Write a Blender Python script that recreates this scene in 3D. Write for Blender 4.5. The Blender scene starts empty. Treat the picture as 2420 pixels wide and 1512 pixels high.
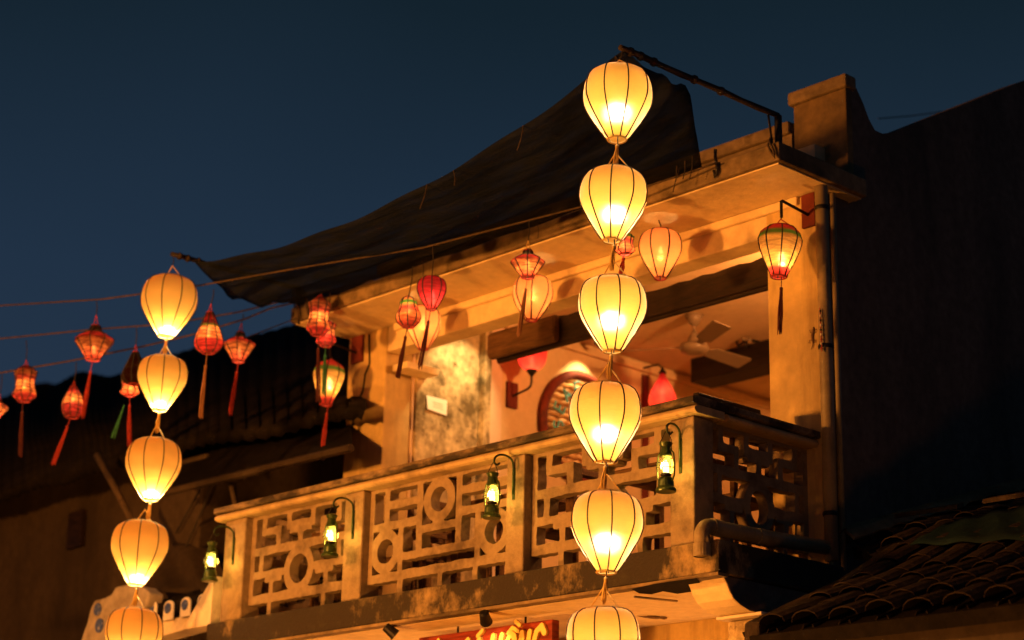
import bpy, math, random
from mathutils import Vector, Matrix
random.seed(7)
PI = math.pi
scene = bpy.context.scene
COL = scene.collection

# ------------------------------------------------------------------ camera
F_PX, CX, CY = 4635.0, 1209.5, 756.0          # focal length and centre measured on a 2419 px wide copy of the photo
yaw, pitch, roll = math.radians(47.03), math.radians(17.5), math.radians(1.28)
CAM = Vector((7.781, -9.014, -2.362))          # slab top of the balcony is z = 0, the street 3.96 m lower
f0 = Vector((-math.sin(yaw), math.cos(yaw), 0)); r0 = Vector((math.cos(yaw), math.sin(yaw), 0)); u0 = Vector((0, 0, 1))
f1 = f0*math.cos(pitch) + u0*math.sin(pitch); u1 = u0*math.cos(pitch) - f0*math.sin(pitch)
r2 = r0*math.cos(roll) + u1*math.sin(roll); u2 = u1*math.cos(roll) - r0*math.sin(roll)
cam_d = bpy.data.cameras.new('camera'); cam = bpy.data.objects.new('camera', cam_d); COL.objects.link(cam)
m = Matrix.Identity(4)
for i in range(3):
    m[i][0] = r2[i]; m[i][1] = u2[i]; m[i][2] = -f1[i]; m[i][3] = CAM[i]
cam.matrix_world = m
cam_d.sensor_width = 36.0; cam_d.lens = 36.0*F_PX/2419.0
cam_d.clip_start = 0.1; cam_d.clip_end = 800
cam_d.dof.use_dof = True; cam_d.dof.focus_distance = 12.3; cam_d.dof.aperture_fstop = 1.25
scene.camera = cam

def ray(x, y): return r2*((x-CX)/F_PX) - u2*((y-CY)/F_PX) + f1
def onY(x, y, Y): d = ray(x, y); return CAM + d*((Y-CAM.y)/d.y)
def onX(x, y, X): d = ray(x, y); return CAM + d*((X-CAM.x)/d.x)
def onZ(x, y, Z): d = ray(x, y); return CAM + d*((Z-CAM.z)/d.z)
def mpp(p): return (Vector(p)-CAM).dot(f1)/F_PX          # metres per measured pixel at a point

# ------------------------------------------------------------------ world: dusk sky
w = bpy.data.worlds.new('World'); scene.world = w; w.use_nodes = True
nt = w.node_tree; nt.nodes.clear()
out = nt.nodes.new('ShaderNodeOutputWorld'); bg = nt.nodes.new('ShaderNodeBackground')
tc = nt.nodes.new('ShaderNodeTexCoord'); sp = nt.nodes.new('ShaderNodeSeparateXYZ'); cr = nt.nodes.new('ShaderNodeValToRGB')
nz = nt.nodes.new('ShaderNodeTexNoise'); nz.inputs['Scale'].default_value = 1.6; nz.inputs['Detail'].default_value = 3
ma = nt.nodes.new('ShaderNodeMath'); ma.operation = 'MULTIPLY_ADD'; ma.inputs[1].default_value = 0.16
e = cr.color_ramp.elements
e[0].position = 0.0; e[0].color = (0.025, 0.043, 0.080, 1)
e[1].position = 1.0; e[1].color = (0.003, 0.007, 0.013, 1)
for p_, c_ in ((0.21, (0.0195, 0.0360, 0.067, 1)), (0.32, (0.0145, 0.0305, 0.058, 1)), (0.45, (0.0066, 0.0160, 0.026, 1)), (0.62, (0.0038, 0.009, 0.015, 1))):
    n_ = e.new(p_); n_.color = c_
L = nt.links
L.new(tc.outputs['Generated'], sp.inputs[0]); L.new(tc.outputs['Generated'], nz.inputs['Vector'])
L.new(nz.outputs[0], ma.inputs[0]); L.new(sp.outputs['Z'], ma.inputs[2])
sb = nt.nodes.new('ShaderNodeMath'); sb.operation = 'SUBTRACT'; sb.inputs[1].default_value = 0.08
L.new(ma.outputs[0], sb.inputs[0]); L.new(sb.outputs[0], cr.inputs[0]); L.new(cr.outputs[0], bg.inputs[0]); L.new(bg.outputs[0], out.inputs[0])
bg.inputs[1].default_value = 1.0

vs = scene.view_settings
scene.display_settings.display_device = 'sRGB'
vs.view_transform = 'Standard'; vs.look = 'None'; vs.exposure = 0.0; vs.gamma = 1.0; vs.use_curve_mapping = False
scene.cycles.max_bounces = 8; scene.cycles.transparent_max_bounces = 16
scene.cycles.sample_clamp_indirect = 4.0
WARM = (1.0, 0.35, 0.055)

# ------------------------------------------------------------------ materials
def mat(name):
    M_ = bpy.data.materials.new(name); M_.use_nodes = True
    n = M_.node_tree.nodes; n.clear()
    o = n.new('ShaderNodeOutputMaterial')
    return M_, M_.node_tree, o
def ramp(t, stops):
    r = t.nodes.new('ShaderNodeValToRGB'); el = r.color_ramp.elements
    while len(el) < len(stops): el.new(0.5)
    for k, (p, c) in enumerate(stops):
        el[k].position = p; el[k].color = (*c, 1)
    return r
def noise(t, scale, detail=5, vec=None, rough=0.6, stretch=None, coord='Object'):
    n = t.nodes.new('ShaderNodeTexNoise'); n.inputs['Scale'].default_value = scale; n.inputs['Detail'].default_value = detail
    n.inputs['Roughness'].default_value = rough
    c = t.nodes.new('ShaderNodeTexCoord')
    if stretch:
        mp = t.nodes.new('ShaderNodeMapping'); mp.inputs['Scale'].default_value = stretch
        t.links.new(c.outputs[coord], mp.inputs[0]); t.links.new(mp.outputs[0], n.inputs['Vector'])
    else: t.links.new(c.outputs[coord], n.inputs['Vector'])
    return n
def mix(t, fac, a, b):
    x = t.nodes.new('ShaderNodeMix'); x.data_type = 'RGBA'
    for s, v in ((0, fac), (6, a), (7, b)):
        if hasattr(v, 'is_linked') or hasattr(v, 'links'): t.links.new(v, x.inputs[s])
        else: x.inputs[s].default_value = (*v, 1) if isinstance(v, tuple) else v
    return x.outputs[2]
def surface(name, base, stain=None, amt=(0.45, 0.7), scale=2.5, streak=None, rough=0.85, bump=0.25, bscale=40, fleck=0.25, second=None, spec=0.3):
    M_, t, o = mat(name)
    b = t.nodes.new('ShaderNodeBsdfPrincipled'); b.inputs['Roughness'].default_value = rough
    b.inputs['Specular IOR Level'].default_value = spec
    n1 = noise(t, bscale*0.35, 4)
    dark = tuple(c*(1-fleck) for c in base); lite = tuple(min(1, c*(1+fleck*0.6)) for c in base)
    r1 = ramp(t, [(0.3, dark), (0.7, lite)]); t.links.new(n1.outputs[0], r1.inputs[0])
    colr = r1.outputs[0]
    if stain:
        n2 = noise(t, scale, 7, stretch=streak, rough=0.68)
        r2_ = ramp(t, [(amt[0], (0, 0, 0)), (amt[1], (1, 1, 1))]); t.links.new(n2.outputs[0], r2_.inputs[0])
        colr = mix(t, r2_.outputs[0], colr, stain)
    if second:
        n3 = noise(t, scale*3.1, 6, rough=0.7)
        r3 = ramp(t, [(0.56, (0, 0, 0)), (0.68, (1, 1, 1))]); t.links.new(n3.outputs[0], r3.inputs[0])
        colr = mix(t, r3.outputs[0], colr, second)
    t.links.new(colr, b.inputs['Base Color'])
    if bump:
        nb = noise(t, bscale, 6); bp = t.nodes.new('ShaderNodeBump'); bp.inputs['Strength'].default_value = bump; bp.inputs['Distance'].default_value = 0.02
        t.links.new(nb.outputs[0], bp.inputs['Height']); t.links.new(bp.outputs[0], b.inputs['Normal'])
    t.links.new(b.outputs[0], o.inputs[0])
    return M_
def wood(name, a, b_, scale=3, stretch=(1, 8, 8), rough=0.55):
    M_, t, o = mat(name)
    b = t.nodes.new('ShaderNodeBsdfPrincipled'); b.inputs['Roughness'].default_value = rough; b.inputs['Specular IOR Level'].default_value = 0.12
    n1 = noise(t, scale, 6, stretch=stretch); n1.inputs['Distortion'].default_value = 1.6
    r1 = ramp(t, [(0.35, a), (0.65, b_)]); t.links.new(n1.outputs[0], r1.inputs[0]); t.links.new(r1.outputs[0], b.inputs['Base Color'])
    bp = t.nodes.new('ShaderNodeBump'); bp.inputs['Strength'].default_value = 0.3; bp.inputs['Distance'].default_value = 0.01
    t.links.new(n1.outputs[0], bp.inputs['Height']); t.links.new(bp.outputs[0], b.inputs['Normal'])
    t.links.new(b.outputs[0], o.inputs[0]); return M_
def emit(name, colr, strength):
    M_, t, o = mat(name); n = t.nodes.new('ShaderNodeEmission'); n.inputs[0].default_value = (*colr, 1); n.inputs[1].default_value = strength
    t.links.new(n.outputs[0], o.inputs[0]); return M_
def silk(name, stops, trans=0.07, streaks=0.0, wave=0.06, glow=0.04, glow_r=0.5):
    """thin translucent cloth; colour runs over the height of the shade (Generated z), with thread streaks"""
    M_, t, o = mat(name)
    c = t.nodes.new('ShaderNodeTexCoord'); s = t.nodes.new('ShaderNodeSeparateXYZ'); t.links.new(c.outputs['Generated'], s.inputs[0])
    nn = noise(t, 9, 4, stretch=(1, 1, 5)); ad = t.nodes.new('ShaderNodeMath'); ad.operation = 'MULTIPLY_ADD'; ad.inputs[1].default_value = wave
    t.links.new(nn.outputs[0], ad.inputs[0]); t.links.new(s.outputs['Z'], ad.inputs[2])
    r = ramp(t, stops); t.links.new(ad.outputs[0], r.inputs[0]); colr = r.outputs[0]
    if streaks:
        ns = noise(t, 9, 5, stretch=(1, 1, 7), rough=0.7)
        rs = ramp(t, [(0.40, (0, 0, 0)), (0.58, (min(1, streaks*1.35),)*3)]); t.links.new(ns.outputs[0], rs.inputs[0])
        colr = mix(t, rs.outputs[0], colr, (0.10, 0.012, 0.010))
    else:
        ns = noise(t, 5, 4); oi = t.nodes.new('ShaderNodeObjectInfo'); cc = t.nodes.new('ShaderNodeTexCoord'); vm = t.nodes.new('ShaderNodeVectorMath'); vm.operation = 'MULTIPLY_ADD'
        vm.inputs[1].default_value = (37, 19, 53); t.links.new(oi.outputs['Random'], vm.inputs[0]); t.links.new(cc.outputs['Object'], vm.inputs[2]); t.links.new(vm.outputs[0], ns.inputs['Vector']); rs = ramp(t, [(0.35, (0.0,)*3), (0.75, (0.42,)*3)]); t.links.new(ns.outputs[0], rs.inputs[0])
        colr = mix(t, rs.outputs[0], colr, (0.55, 0.27, 0.03) if 'yellow' in name else (0.6, 0.25, 0.1))
    tr = t.nodes.new('ShaderNodeBsdfTranslucent'); df = t.nodes.new('ShaderNodeBsdfDiffuse'); tp = t.nodes.new('ShaderNodeBsdfTransparent')
    t.links.new(colr, tr.inputs[0]); t.links.new(colr, df.inputs[0])
    wv = noise(t, 13, 4, stretch=(1, 1, 3.5)); bp = t.nodes.new('ShaderNodeBump'); bp.inputs['Strength'].default_value = 0.35; bp.inputs['Distance'].default_value = 0.02; t.links.new(bp.outputs[0], tr.inputs['Normal']); t.links.new(wv.outputs[0], bp.inputs['Height']); t.links.new(bp.outputs[0], df.inputs['Normal'])
    m0 = t.nodes.new('ShaderNodeMixShader'); m0.inputs[0].default_value = 0.16; t.links.new(tr.outputs[0], m0.inputs[1]); t.links.new(df.outputs[0], m0.inputs[2])
    rf_ = t.nodes.new('ShaderNodeBsdfRefraction'); rf_.inputs['IOR'].default_value = 1.45; rf_.inputs['Roughness'].default_value = glow_r; rf_.inputs[0].default_value = (1.0, 0.92, 0.80, 1)
    if 'yellow' not in name: t.links.new(colr, rf_.inputs[0])
    m1 = t.nodes.new('ShaderNodeMixShader'); m1.inputs[0].default_value = glow; t.links.new(m0.outputs[0], m1.inputs[1]); t.links.new(rf_.outputs[0], m1.inputs[2])
    m2 = t.nodes.new('ShaderNodeMixShader'); m2.inputs[0].default_value = trans; t.links.new(m1.outputs[0], m2.inputs[1]); t.links.new(tp.outputs[0], m2.inputs[2])
    t.links.new(colr, tp.inputs[0])
    t.links.new(m2.outputs[0], o.inputs[0]); return M_
def metal(name, c, rough=0.4, metallic=0.9):
    M_, t, o = mat(name); b = t.nodes.new('ShaderNodeBsdfPrincipled'); b.inputs['Roughness'].default_value = rough; b.inputs['Metallic'].default_value = metallic
    n = noise(t, 30, 5); r = ramp(t, [(0.35, tuple(x*0.6 for x in c)), (0.65, c)]); t.links.new(n.outputs[0], r.inputs[0]); t.links.new(r.outputs[0], b.inputs['Base Color'])
    t.links.new(b.outputs[0], o.inputs[0]); return M_

M = {}
M['wall'] = surface('yellow_plaster', (0.60, 0.43, 0.17), (0.26, 0.175, 0.07), (0.47, 0.70), 1.3, (2.2, 2.2, 0.3), fleck=0.12)
M['cream'] = surface('cream_soffit_plaster', (0.76, 0.60, 0.34), (0.42, 0.29, 0.15), (0.5, 0.80), 1.6, fleck=0.12)
M['rail'] = surface('painted_cast_concrete', (0.265, 0.19, 0.108), (0.09, 0.06, 0.034), (0.48, 0.70), 3.2, fleck=0.16, bscale=60)
M['hand'] = surface('mossy_handrail_concrete', (0.26, 0.18, 0.095), (0.03, 0.022, 0.014), (0.36, 0.56), 3.2, (0.9, 2, 2.5), fleck=0.3)
M['trim'] = surface('moulding_paint_with_light', (0.46, 0.33, 0.16), (0.15, 0.10, 0.05), (0.5, 0.75), 3.0, fleck=0.15)  # lighter than the rail paint, carrying the lit lower lip in its colour
M['moss'] = surface('mossy_slab_concrete', (0.40, 0.28, 0.13), (0.028, 0.020, 0.012), (0.31, 0.48), 2.0, (1, 1, 0.7), fleck=0.35, second=(0.04, 0.032, 0.018), bump=0.5)
M['fascia'] = surface('weathered_canopy_edge', (0.26, 0.18, 0.09), (0.06, 0.042, 0.02), (0.4, 0.66), 1.4, (1, 1, 1.3), fleck=0.3, second=(0.10, 0.07, 0.03))
M['dark'] = surface('dark_wall_and_side_shade', (0.15, 0.11, 0.08), (0.035, 0.028, 0.022), (0.4, 0.65), 1.0, (1, 1, 0.3), fleck=0.3)  # also on the skins that hold side shade in their colour
M['room'] = surface('pink_room_plaster', (0.66, 0.48, 0.26), (0.46, 0.30, 0.15), (0.5, 0.8), 1.3, fleck=0.08)
M['pale'] = surface('pale_smooth_plaster', (0.70, 0.52, 0.36), (0.5, 0.35, 0.2), (0.55, 0.9), 1.0, fleck=0.06)
M['stone'] = surface('mottled_bare_plaster', (0.60, 0.46, 0.25), (0.12, 0.085, 0.035), (0.42, 0.62), 2.4, fleck=0.35, second=(0.10, 0.07, 0.03))
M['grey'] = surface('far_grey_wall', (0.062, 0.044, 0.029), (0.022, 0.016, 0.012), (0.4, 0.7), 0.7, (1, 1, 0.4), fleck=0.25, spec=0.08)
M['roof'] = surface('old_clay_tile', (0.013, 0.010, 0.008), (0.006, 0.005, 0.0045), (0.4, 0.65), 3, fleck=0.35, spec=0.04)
M['clay'] = surface('worn_clay_tile', (0.050, 0.035, 0.025), (0.016, 0.012, 0.009), (0.38, 0.62), 3, fleck=0.35, bump=0.5, spec=0.05)
M['pier'] = surface('dark_ochre_plaster', (0.24, 0.15, 0.055), (0.07, 0.05, 0.03), (0.4, 0.66), 1.6, fleck=0.25)  # darker ochre than the column plaster, with dark brown patches
M['white'] = surface('whitewashed_plaster', (0.66, 0.55, 0.40), (0.3, 0.22, 0.14), (0.5, 0.75), 3, fleck=0.15)
M['scroll'] = surface('grimy_white_plaster', (0.34, 0.29, 0.24), (0.16, 0.12, 0.09), (0.45, 0.7), 4, fleck=0.2)
M['asphalt'] = surface('street_paving', (0.07, 0.06, 0.055), (0.04, 0.035, 0.03), (0.4, 0.7), 1.2, fleck=0.3)
M['darkwood'] = wood('dark_wood', (0.008, 0.005, 0.003), (0.022, 0.012, 0.007))
M['brownwood'] = wood('brown_wood', (0.07, 0.035, 0.015), (0.15, 0.075, 0.03))
M['rollwood'] = wood('smoked_wood', (0.055, 0.028, 0.012), (0.115, 0.06, 0.026))
M['redwood'] = wood('red_stained_wood', (0.11, 0.016, 0.010), (0.30, 0.05, 0.022), 2.4, (1.0, 1, 6), 0.4)
M['redpaint'] = surface('red_painted_wood', (0.14, 0.022, 0.013), (0.06, 0.014, 0.01), (0.5, 0.7), 6, fleck=0.2)
M['iron'] = metal('black_iron', (0.02, 0.016, 0.013), 0.5, 0.6)
M['wire'] = surface('black_wire', (0.025, 0.02, 0.017), bump=0, fleck=0.1)
M['rope'] = surface('tan_rope', (0.095, 0.06, 0.032), (0.045, 0.03, 0.018), (0.4, 0.6), 30, bump=0.4, bscale=150)
M['cord'] = surface('yellow_cord', (0.55, 0.36, 0.10), bump=0.2, bscale=200)
M['redcord'] = surface('red_tassel_thread', (0.42, 0.04, 0.03), (0.2, 0.02, 0.02), (0.4, 0.6), 60, bump=0)
M['darkcord'] = surface('dark_tassel_thread', (0.08, 0.018, 0.016), bump=0)
M['greencord'] = surface('green_tassel_thread', (0.03, 0.16, 0.08), bump=0)
M['tancord'] = surface('faded_tassel_thread', (0.28, 0.13, 0.06), bump=0)
M['pvc'] = surface('old_pvc_pipe', (0.30, 0.23, 0.125), (0.12, 0.09, 0.045), (0.45, 0.7), 3, rough=0.5, fleck=0.12, bump=0.1)
M['pole'] = surface('rusty_bamboo_pole', (0.07, 0.045, 0.03), (0.02, 0.015, 0.012), (0.4, 0.6), 5, fleck=0.3)
M['green'] = metal('green_lantern_paint', (0.05, 0.085, 0.014), 0.32, 0.35)
M['hook'] = metal('dark_green_iron', (0.03, 0.055, 0.015), 0.4, 0.5)
M['fan'] = surface('fan_enamel', (0.20, 0.14, 0.085), rough=0.35, bump=0, fleck=0.05)
M['paper'] = surface('white_paper', (0.82, 0.78, 0.70), bump=0, fleck=0.03)
M['ink'] = surface('grey_ink', (0.45, 0.38, 0.30), bump=0, fleck=0.05)
M['letter'] = surface('yellow_letter_paint', (0.80, 0.58, 0.16), bump=0, fleck=0.06, rough=0.5)
M['cyan'] = surface('cyan_chalk_paint', (0.10, 0.36, 0.42), bump=0, fleck=0.15)
M['weave'] = surface('woven_bamboo', (0.66, 0.40, 0.17), (0.42, 0.22, 0.09), (0.4, 0.65), 9, fleck=0.2)
M['ceramic'] = surface('white_glazed_ceramic', (0.70, 0.64, 0.56), rough=0.4, bump=0.1, fleck=0.1)
M['blue'] = surface('blue_glaze', (0.05, 0.08, 0.26), (0.4, 0.38, 0.42), (0.55, 0.62), 30, rough=0.4, bump=0, fleck=0.2)
M['gecko'] = surface('gecko_skin', (0.17, 0.10, 0.05), bump=0.2, bscale=200)
M['teal'] = surface('teal_tarpaulin', (0.010, 0.024, 0.026), (0.008, 0.012, 0.013), (0.4, 0.7), 2, bump=0.4, bscale=12, spec=0.04)
M['bulb'] = emit('warm_bulb', (1.0, 0.74, 0.42), 24)
M['bulbhot'] = emit('white_bulb', (1.0, 0.86, 0.66), 3)
M['flame'] = emit('lamp_mantle_glow', (1.0, 0.72, 0.25), 12)
# glass of the storm lanterns
G_, t, o = mat('lantern_glass')
tp = t.nodes.new('ShaderNodeBsdfTransparent'); tp.inputs[0].default_value = (0.93, 0.90, 0.62, 1)
gl = t.nodes.new('ShaderNodeBsdfGlossy'); gl.inputs['Roughness'].default_value = 0.12
tl = t.nodes.new('ShaderNodeBsdfTranslucent'); tl.inputs[0].default_value = (0.9, 0.8, 0.35, 1)
a1 = t.nodes.new('ShaderNodeMixShader'); a1.inputs[0].default_value = 0.10; t.links.new(tp.outputs[0], a1.inputs[1]); t.links.new(gl.outputs[0], a1.inputs[2])
a2 = t.nodes.new('ShaderNodeMixShader'); a2.inputs[0].default_value = 0.12; t.links.new(a1.outputs[0], a2.inputs[1]); t.links.new(tl.outputs[0], a2.inputs[2])
t.links.new(a2.outputs[0], o.inputs[0]); M['glass'] = G_
# shade net: dark woven, a little see-through
N_, t, o = mat('dark_shade_net')
d_ = t.nodes.new('ShaderNodeBsdfDiffuse'); tr_ = t.nodes.new('ShaderNodeBsdfTransparent'); mx = t.nodes.new('ShaderNodeMixShader')
n1 = noise(t, 3.0, 6, stretch=(0.5, 6, 6)); r1 = ramp(t, [(0.35, (0.0075, 0.010, 0.016)), (0.7, (0.017, 0.020, 0.030))]); t.links.new(n1.outputs[0], r1.inputs[0]); t.links.new(r1.outputs[0], d_.inputs[0])
n2 = noise(t, 4.0, 5, stretch=(1, 3, 3)); r2_ = ramp(t, [(0.35, (0.08,)*3), (0.75, (0.30,)*3)]); t.links.new(n2.outputs[0], r2_.inputs[0]); t.links.new(r2_.outputs[0], mx.inputs[0])
nb = noise(t, 12, 4, stretch=(0.3, 6, 6)); bp = t.nodes.new('ShaderNodeBump'); bp.inputs['Strength'].default_value = 0.6; bp.inputs['Distance'].default_value = 0.02; t.links.new(nb.outputs[0], bp.inputs['Height']); t.links.new(bp.outputs[0], d_.inputs['Normal'])
t.links.new(d_.outputs[0], mx.inputs[1]); t.links.new(tr_.outputs[0], mx.inputs[2]); t.links.new(mx.outputs[0], o.inputs[0]); M['net'] = N_

Y1, Y2 = (0.92, 0.475, 0.080), (0.90, 0.455, 0.068)
M['yellow'] = silk('yellow_silk', [(0.0, Y1), (0.5, Y1), (1.0, Y2)], 0.0, glow=0.22, glow_r=0.85)
M['peach'] = silk('peach_silk', [(0.0, (0.85, 0.33, 0.11)), (1.0, (0.80, 0.28, 0.09))], 0.08)
M['red'] = silk('red_silk', [(0.0, (0.75, 0.035, 0.045)), (1.0, (0.70, 0.03, 0.04))], 0.03)
RD, OR, YL, GN, MR = (0.62, 0.045, 0.035), (0.80, 0.25, 0.07), (0.85, 0.45, 0.10), (0.07, 0.22, 0.02), (0.24, 0.02, 0.022)
M['t_redorange'] = silk('red_orange_thread', [(0.0, RD), (0.16, RD), (0.24, OR), (0.55, OR), (0.66, RD), (0.80, OR), (0.95, MR)], 0.12, 0.7)
M['t_redband'] = silk('red_maroon_thread', [(0.0, MR), (0.25, RD), (0.40, MR), (0.52, OR), (0.72, OR), (0.84, RD), (1.0, MR)], 0.12, 0.7)
M['t_gyr'] = silk('green_yellow_red_thread', [(0.0, RD), (0.16, RD), (0.22, YL), (0.74, YL), (0.79, GN), (0.85, GN), (0.90, RD), (1.0, RD)], 0.14, 0.35, 0.04)
M['t_dark'] = silk('unlit_dark_thread', [(0.0, (0.10, 0.06, 0.04)), (0.45, (0.14, 0.07, 0.05)), (0.55, (0.20, 0.13, 0.06)), (0.75, (0.12, 0.05, 0.04)), (1.0, (0.08, 0.05, 0.03))], 0.35, 0.5)
M['t_pinkgreen'] = silk('pink_thread_green_collar', [(0.0, RD), (0.35, OR), (0.6, RD), (0.72, OR), (0.78, GN), (0.85, GN), (0.9, OR), (1.0, OR)], 0.14, 0.5, 0.03)
M['t_drop'] = silk('drop_thread', [(0.0, RD), (0.30, RD), (0.36, OR), (0.62, OR), (0.68, GN), (0.74, MR), (0.84, RD), (1.0, MR)], 0.13, 0.6, 0.04)
M['t_diamond'] = silk('diamond_thread', [(0.0, RD), (0.35, OR), (0.5, OR), (0.60, RD), (0.72, RD), (0.82, (0.08, 0.09, 0.04)), (1.0, (0.10, 0.05, 0.03))], 0.13, 0.6, 0.04)
M['t_red'] = silk('crimson_thread', [(0.0, (0.62, 0.035, 0.04)), (1.0, (0.55, 0.03, 0.04))], 0.13, 0.45)

# ------------------------------------------------------------------ mesh helpers
def empty(name, loc):
    o_ = bpy.data.objects.new(name, None); o_.location = loc; o_.empty_display_size = 0.1; COL.objects.link(o_); return o_
def tag(o_, label=None, cat=None, group=None, kind=None):
    if label: o_['label'] = label
    if cat: o_['category'] = cat
    if group: o_['group'] = group
    if kind: o_['kind'] = kind
    return o_
def thing(name, loc, label, cat, group=None): return tag(empty(name, loc), label, cat, group)
def wloc(o_):
    v = Vector((0, 0, 0))
    while o_ is not None: v += o_.location; o_ = o_.parent
    return v
class MB:
    def __init__(s): s.v = []; s.f = []
    def add(s, vs_, fs): b = len(s.v); s.v += [tuple(p) for p in vs_]; s.f += [tuple(i+b for i in f_) for f_ in fs]; return s
    def box(s, a, b):
        x0, y0, z0 = a; x1, y1, z1 = b
        return s.add([(x0,y0,z0),(x1,y0,z0),(x1,y1,z0),(x0,y1,z0),(x0,y0,z1),(x1,y0,z1),(x1,y1,z1),(x0,y1,z1)],
                     [(0,3,2,1),(4,5,6,7),(0,1,5,4),(1,2,6,5),(2,3,7,6),(3,0,4,7)])
    def hexa(s, p):   # 8 points: bottom 4 ccw, top 4 ccw
        return s.add(p, [(0,3,2,1),(4,5,6,7),(0,1,5,4),(1,2,6,5),(2,3,7,6),(3,0,4,7)])
    def tube(s, path, r, n=8, cap=True):
        path = [Vector(p) for p in path]; rr = r if isinstance(r, (list, tuple)) else [r]*len(path); vs_ = []; fs = []
        up = None
        for i, p in enumerate(path):
            d = (path[min(i+1, len(path)-1)] - path[max(i-1, 0)]).normalized()
            if up is None: up = d.orthogonal().normalized()
            up = (up - d*up.dot(d)); up = up.normalized() if up.length > 1e-6 else d.orthogonal().normalized()
            sd = d.cross(up)
            for k in range(n):
                a = 2*PI*k/n; vs_.append(p + up*(math.cos(a)*rr[i]) + sd*(math.sin(a)*rr[i]))
        for i in range(len(path)-1):
            for k in range(n): fs.append((i*n+k, i*n+(k+1)%n, (i+1)*n+(k+1)%n, (i+1)*n+k))
        if cap: fs += [tuple(range(n-1, -1, -1)), tuple((len(path)-1)*n+k for k in range(n))]
        return s.add(vs_, fs)
    def lathe(s, prof, n=24, c=(0, 0, 0), cap=False):
        vs_ = []; fs = []
        for r, z in prof:
            for k in range(n): a = 2*PI*k/n; vs_.append((c[0]+r*math.cos(a), c[1]+r*math.sin(a), c[2]+z))
        for i in range(len(prof)-1):
            for k in range(n): fs.append((i*n+k, i*n+(k+1)%n, (i+1)*n+(k+1)%n, (i+1)*n+k))
        if cap: fs += [tuple(range(n-1, -1, -1)), tuple((len(prof)-1)*n+k for k in range(n))]
        return s.add(vs_, fs)
    def prism(s, poly, ext):   # planar 3-D polygon swept by a vector
        n = len(poly); e_ = Vector(ext); vs_ = [Vector(p) for p in poly] + [Vector(p)+e_ for p in poly]
        return s.add(vs_, [tuple(range(n-1, -1, -1)), tuple(range(n, 2*n))] + [(k, (k+1) % n, n+(k+1) % n, n+k) for k in range(n)])
    def grid(s, rows):
        n = len(rows[0]); vs_ = [p for r in rows for p in r]
        return s.add(vs_, [(i*n+k, i*n+k+1, (i+1)*n+k+1, (i+1)*n+k) for i in range(len(rows)-1) for k in range(n-1)])
    def mesh(s, name, mt, off=Vector((0, 0, 0)), smooth=False):
        me = bpy.data.meshes.new(name); me.from_pydata([(p[0]-off.x, p[1]-off.y, p[2]-off.z) for p in s.v], [], s.f)
        me.materials.append(mt)
        import bmesh
        bm = bmesh.new(); bm.from_mesh(me); bmesh.ops.recalc_face_normals(bm, faces=bm.faces); bm.to_mesh(me); bm.free()
        if smooth: me.polygons.foreach_set('use_smooth', [True]*len(me.polygons))
        return me
    def build(s, name, mt, parent=None, local=False, smooth=False, bevel=0, thick=0):
        off = Vector((0, 0, 0))
        if parent is not None and not local: off = wloc(parent)
        o_ = bpy.data.objects.new(name, s.mesh(name, mt, off, smooth)); COL.objects.link(o_)
        if parent is not None: o_.parent = parent
        elif not local:
            n = len(s.v); c = Vector((sum(p[0] for p in s.v)/n, sum(p[1] for p in s.v)/n, min(p[2] for p in s.v)))
            for v in o_.data.vertices: v.co -= c
            o_.location = c
        if thick: md = o_.modifiers.new('thickness', 'SOLIDIFY'); md.thickness = thick; md.offset = 0
        if bevel: md = o_.modifiers.new('soft_edge', 'BEVEL'); md.width = bevel; md.segments = 2; md.limit_method = 'ANGLE'
        return o_
def light(name, loc, power, colr=WARM, radius=0.05, parent=None, spot=None, target=None, blend=0.5):
    l = bpy.data.lights.new(name, 'SPOT' if spot else 'POINT'); l.energy = power; l.color = colr; l.shadow_soft_size = radius
    o_ = bpy.data.objects.new(name, l); COL.objects.link(o_); o_.location = loc
    if spot:
        l.spot_size = spot; l.spot_blend = blend
        o_.rotation_euler = (Vector(target)-Vector(loc)).to_track_quat('-Z', 'Y').to_euler()
    if parent is not None: o_.parent = parent; o_.location = Vector(loc) - wloc(parent)
    return o_

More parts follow.
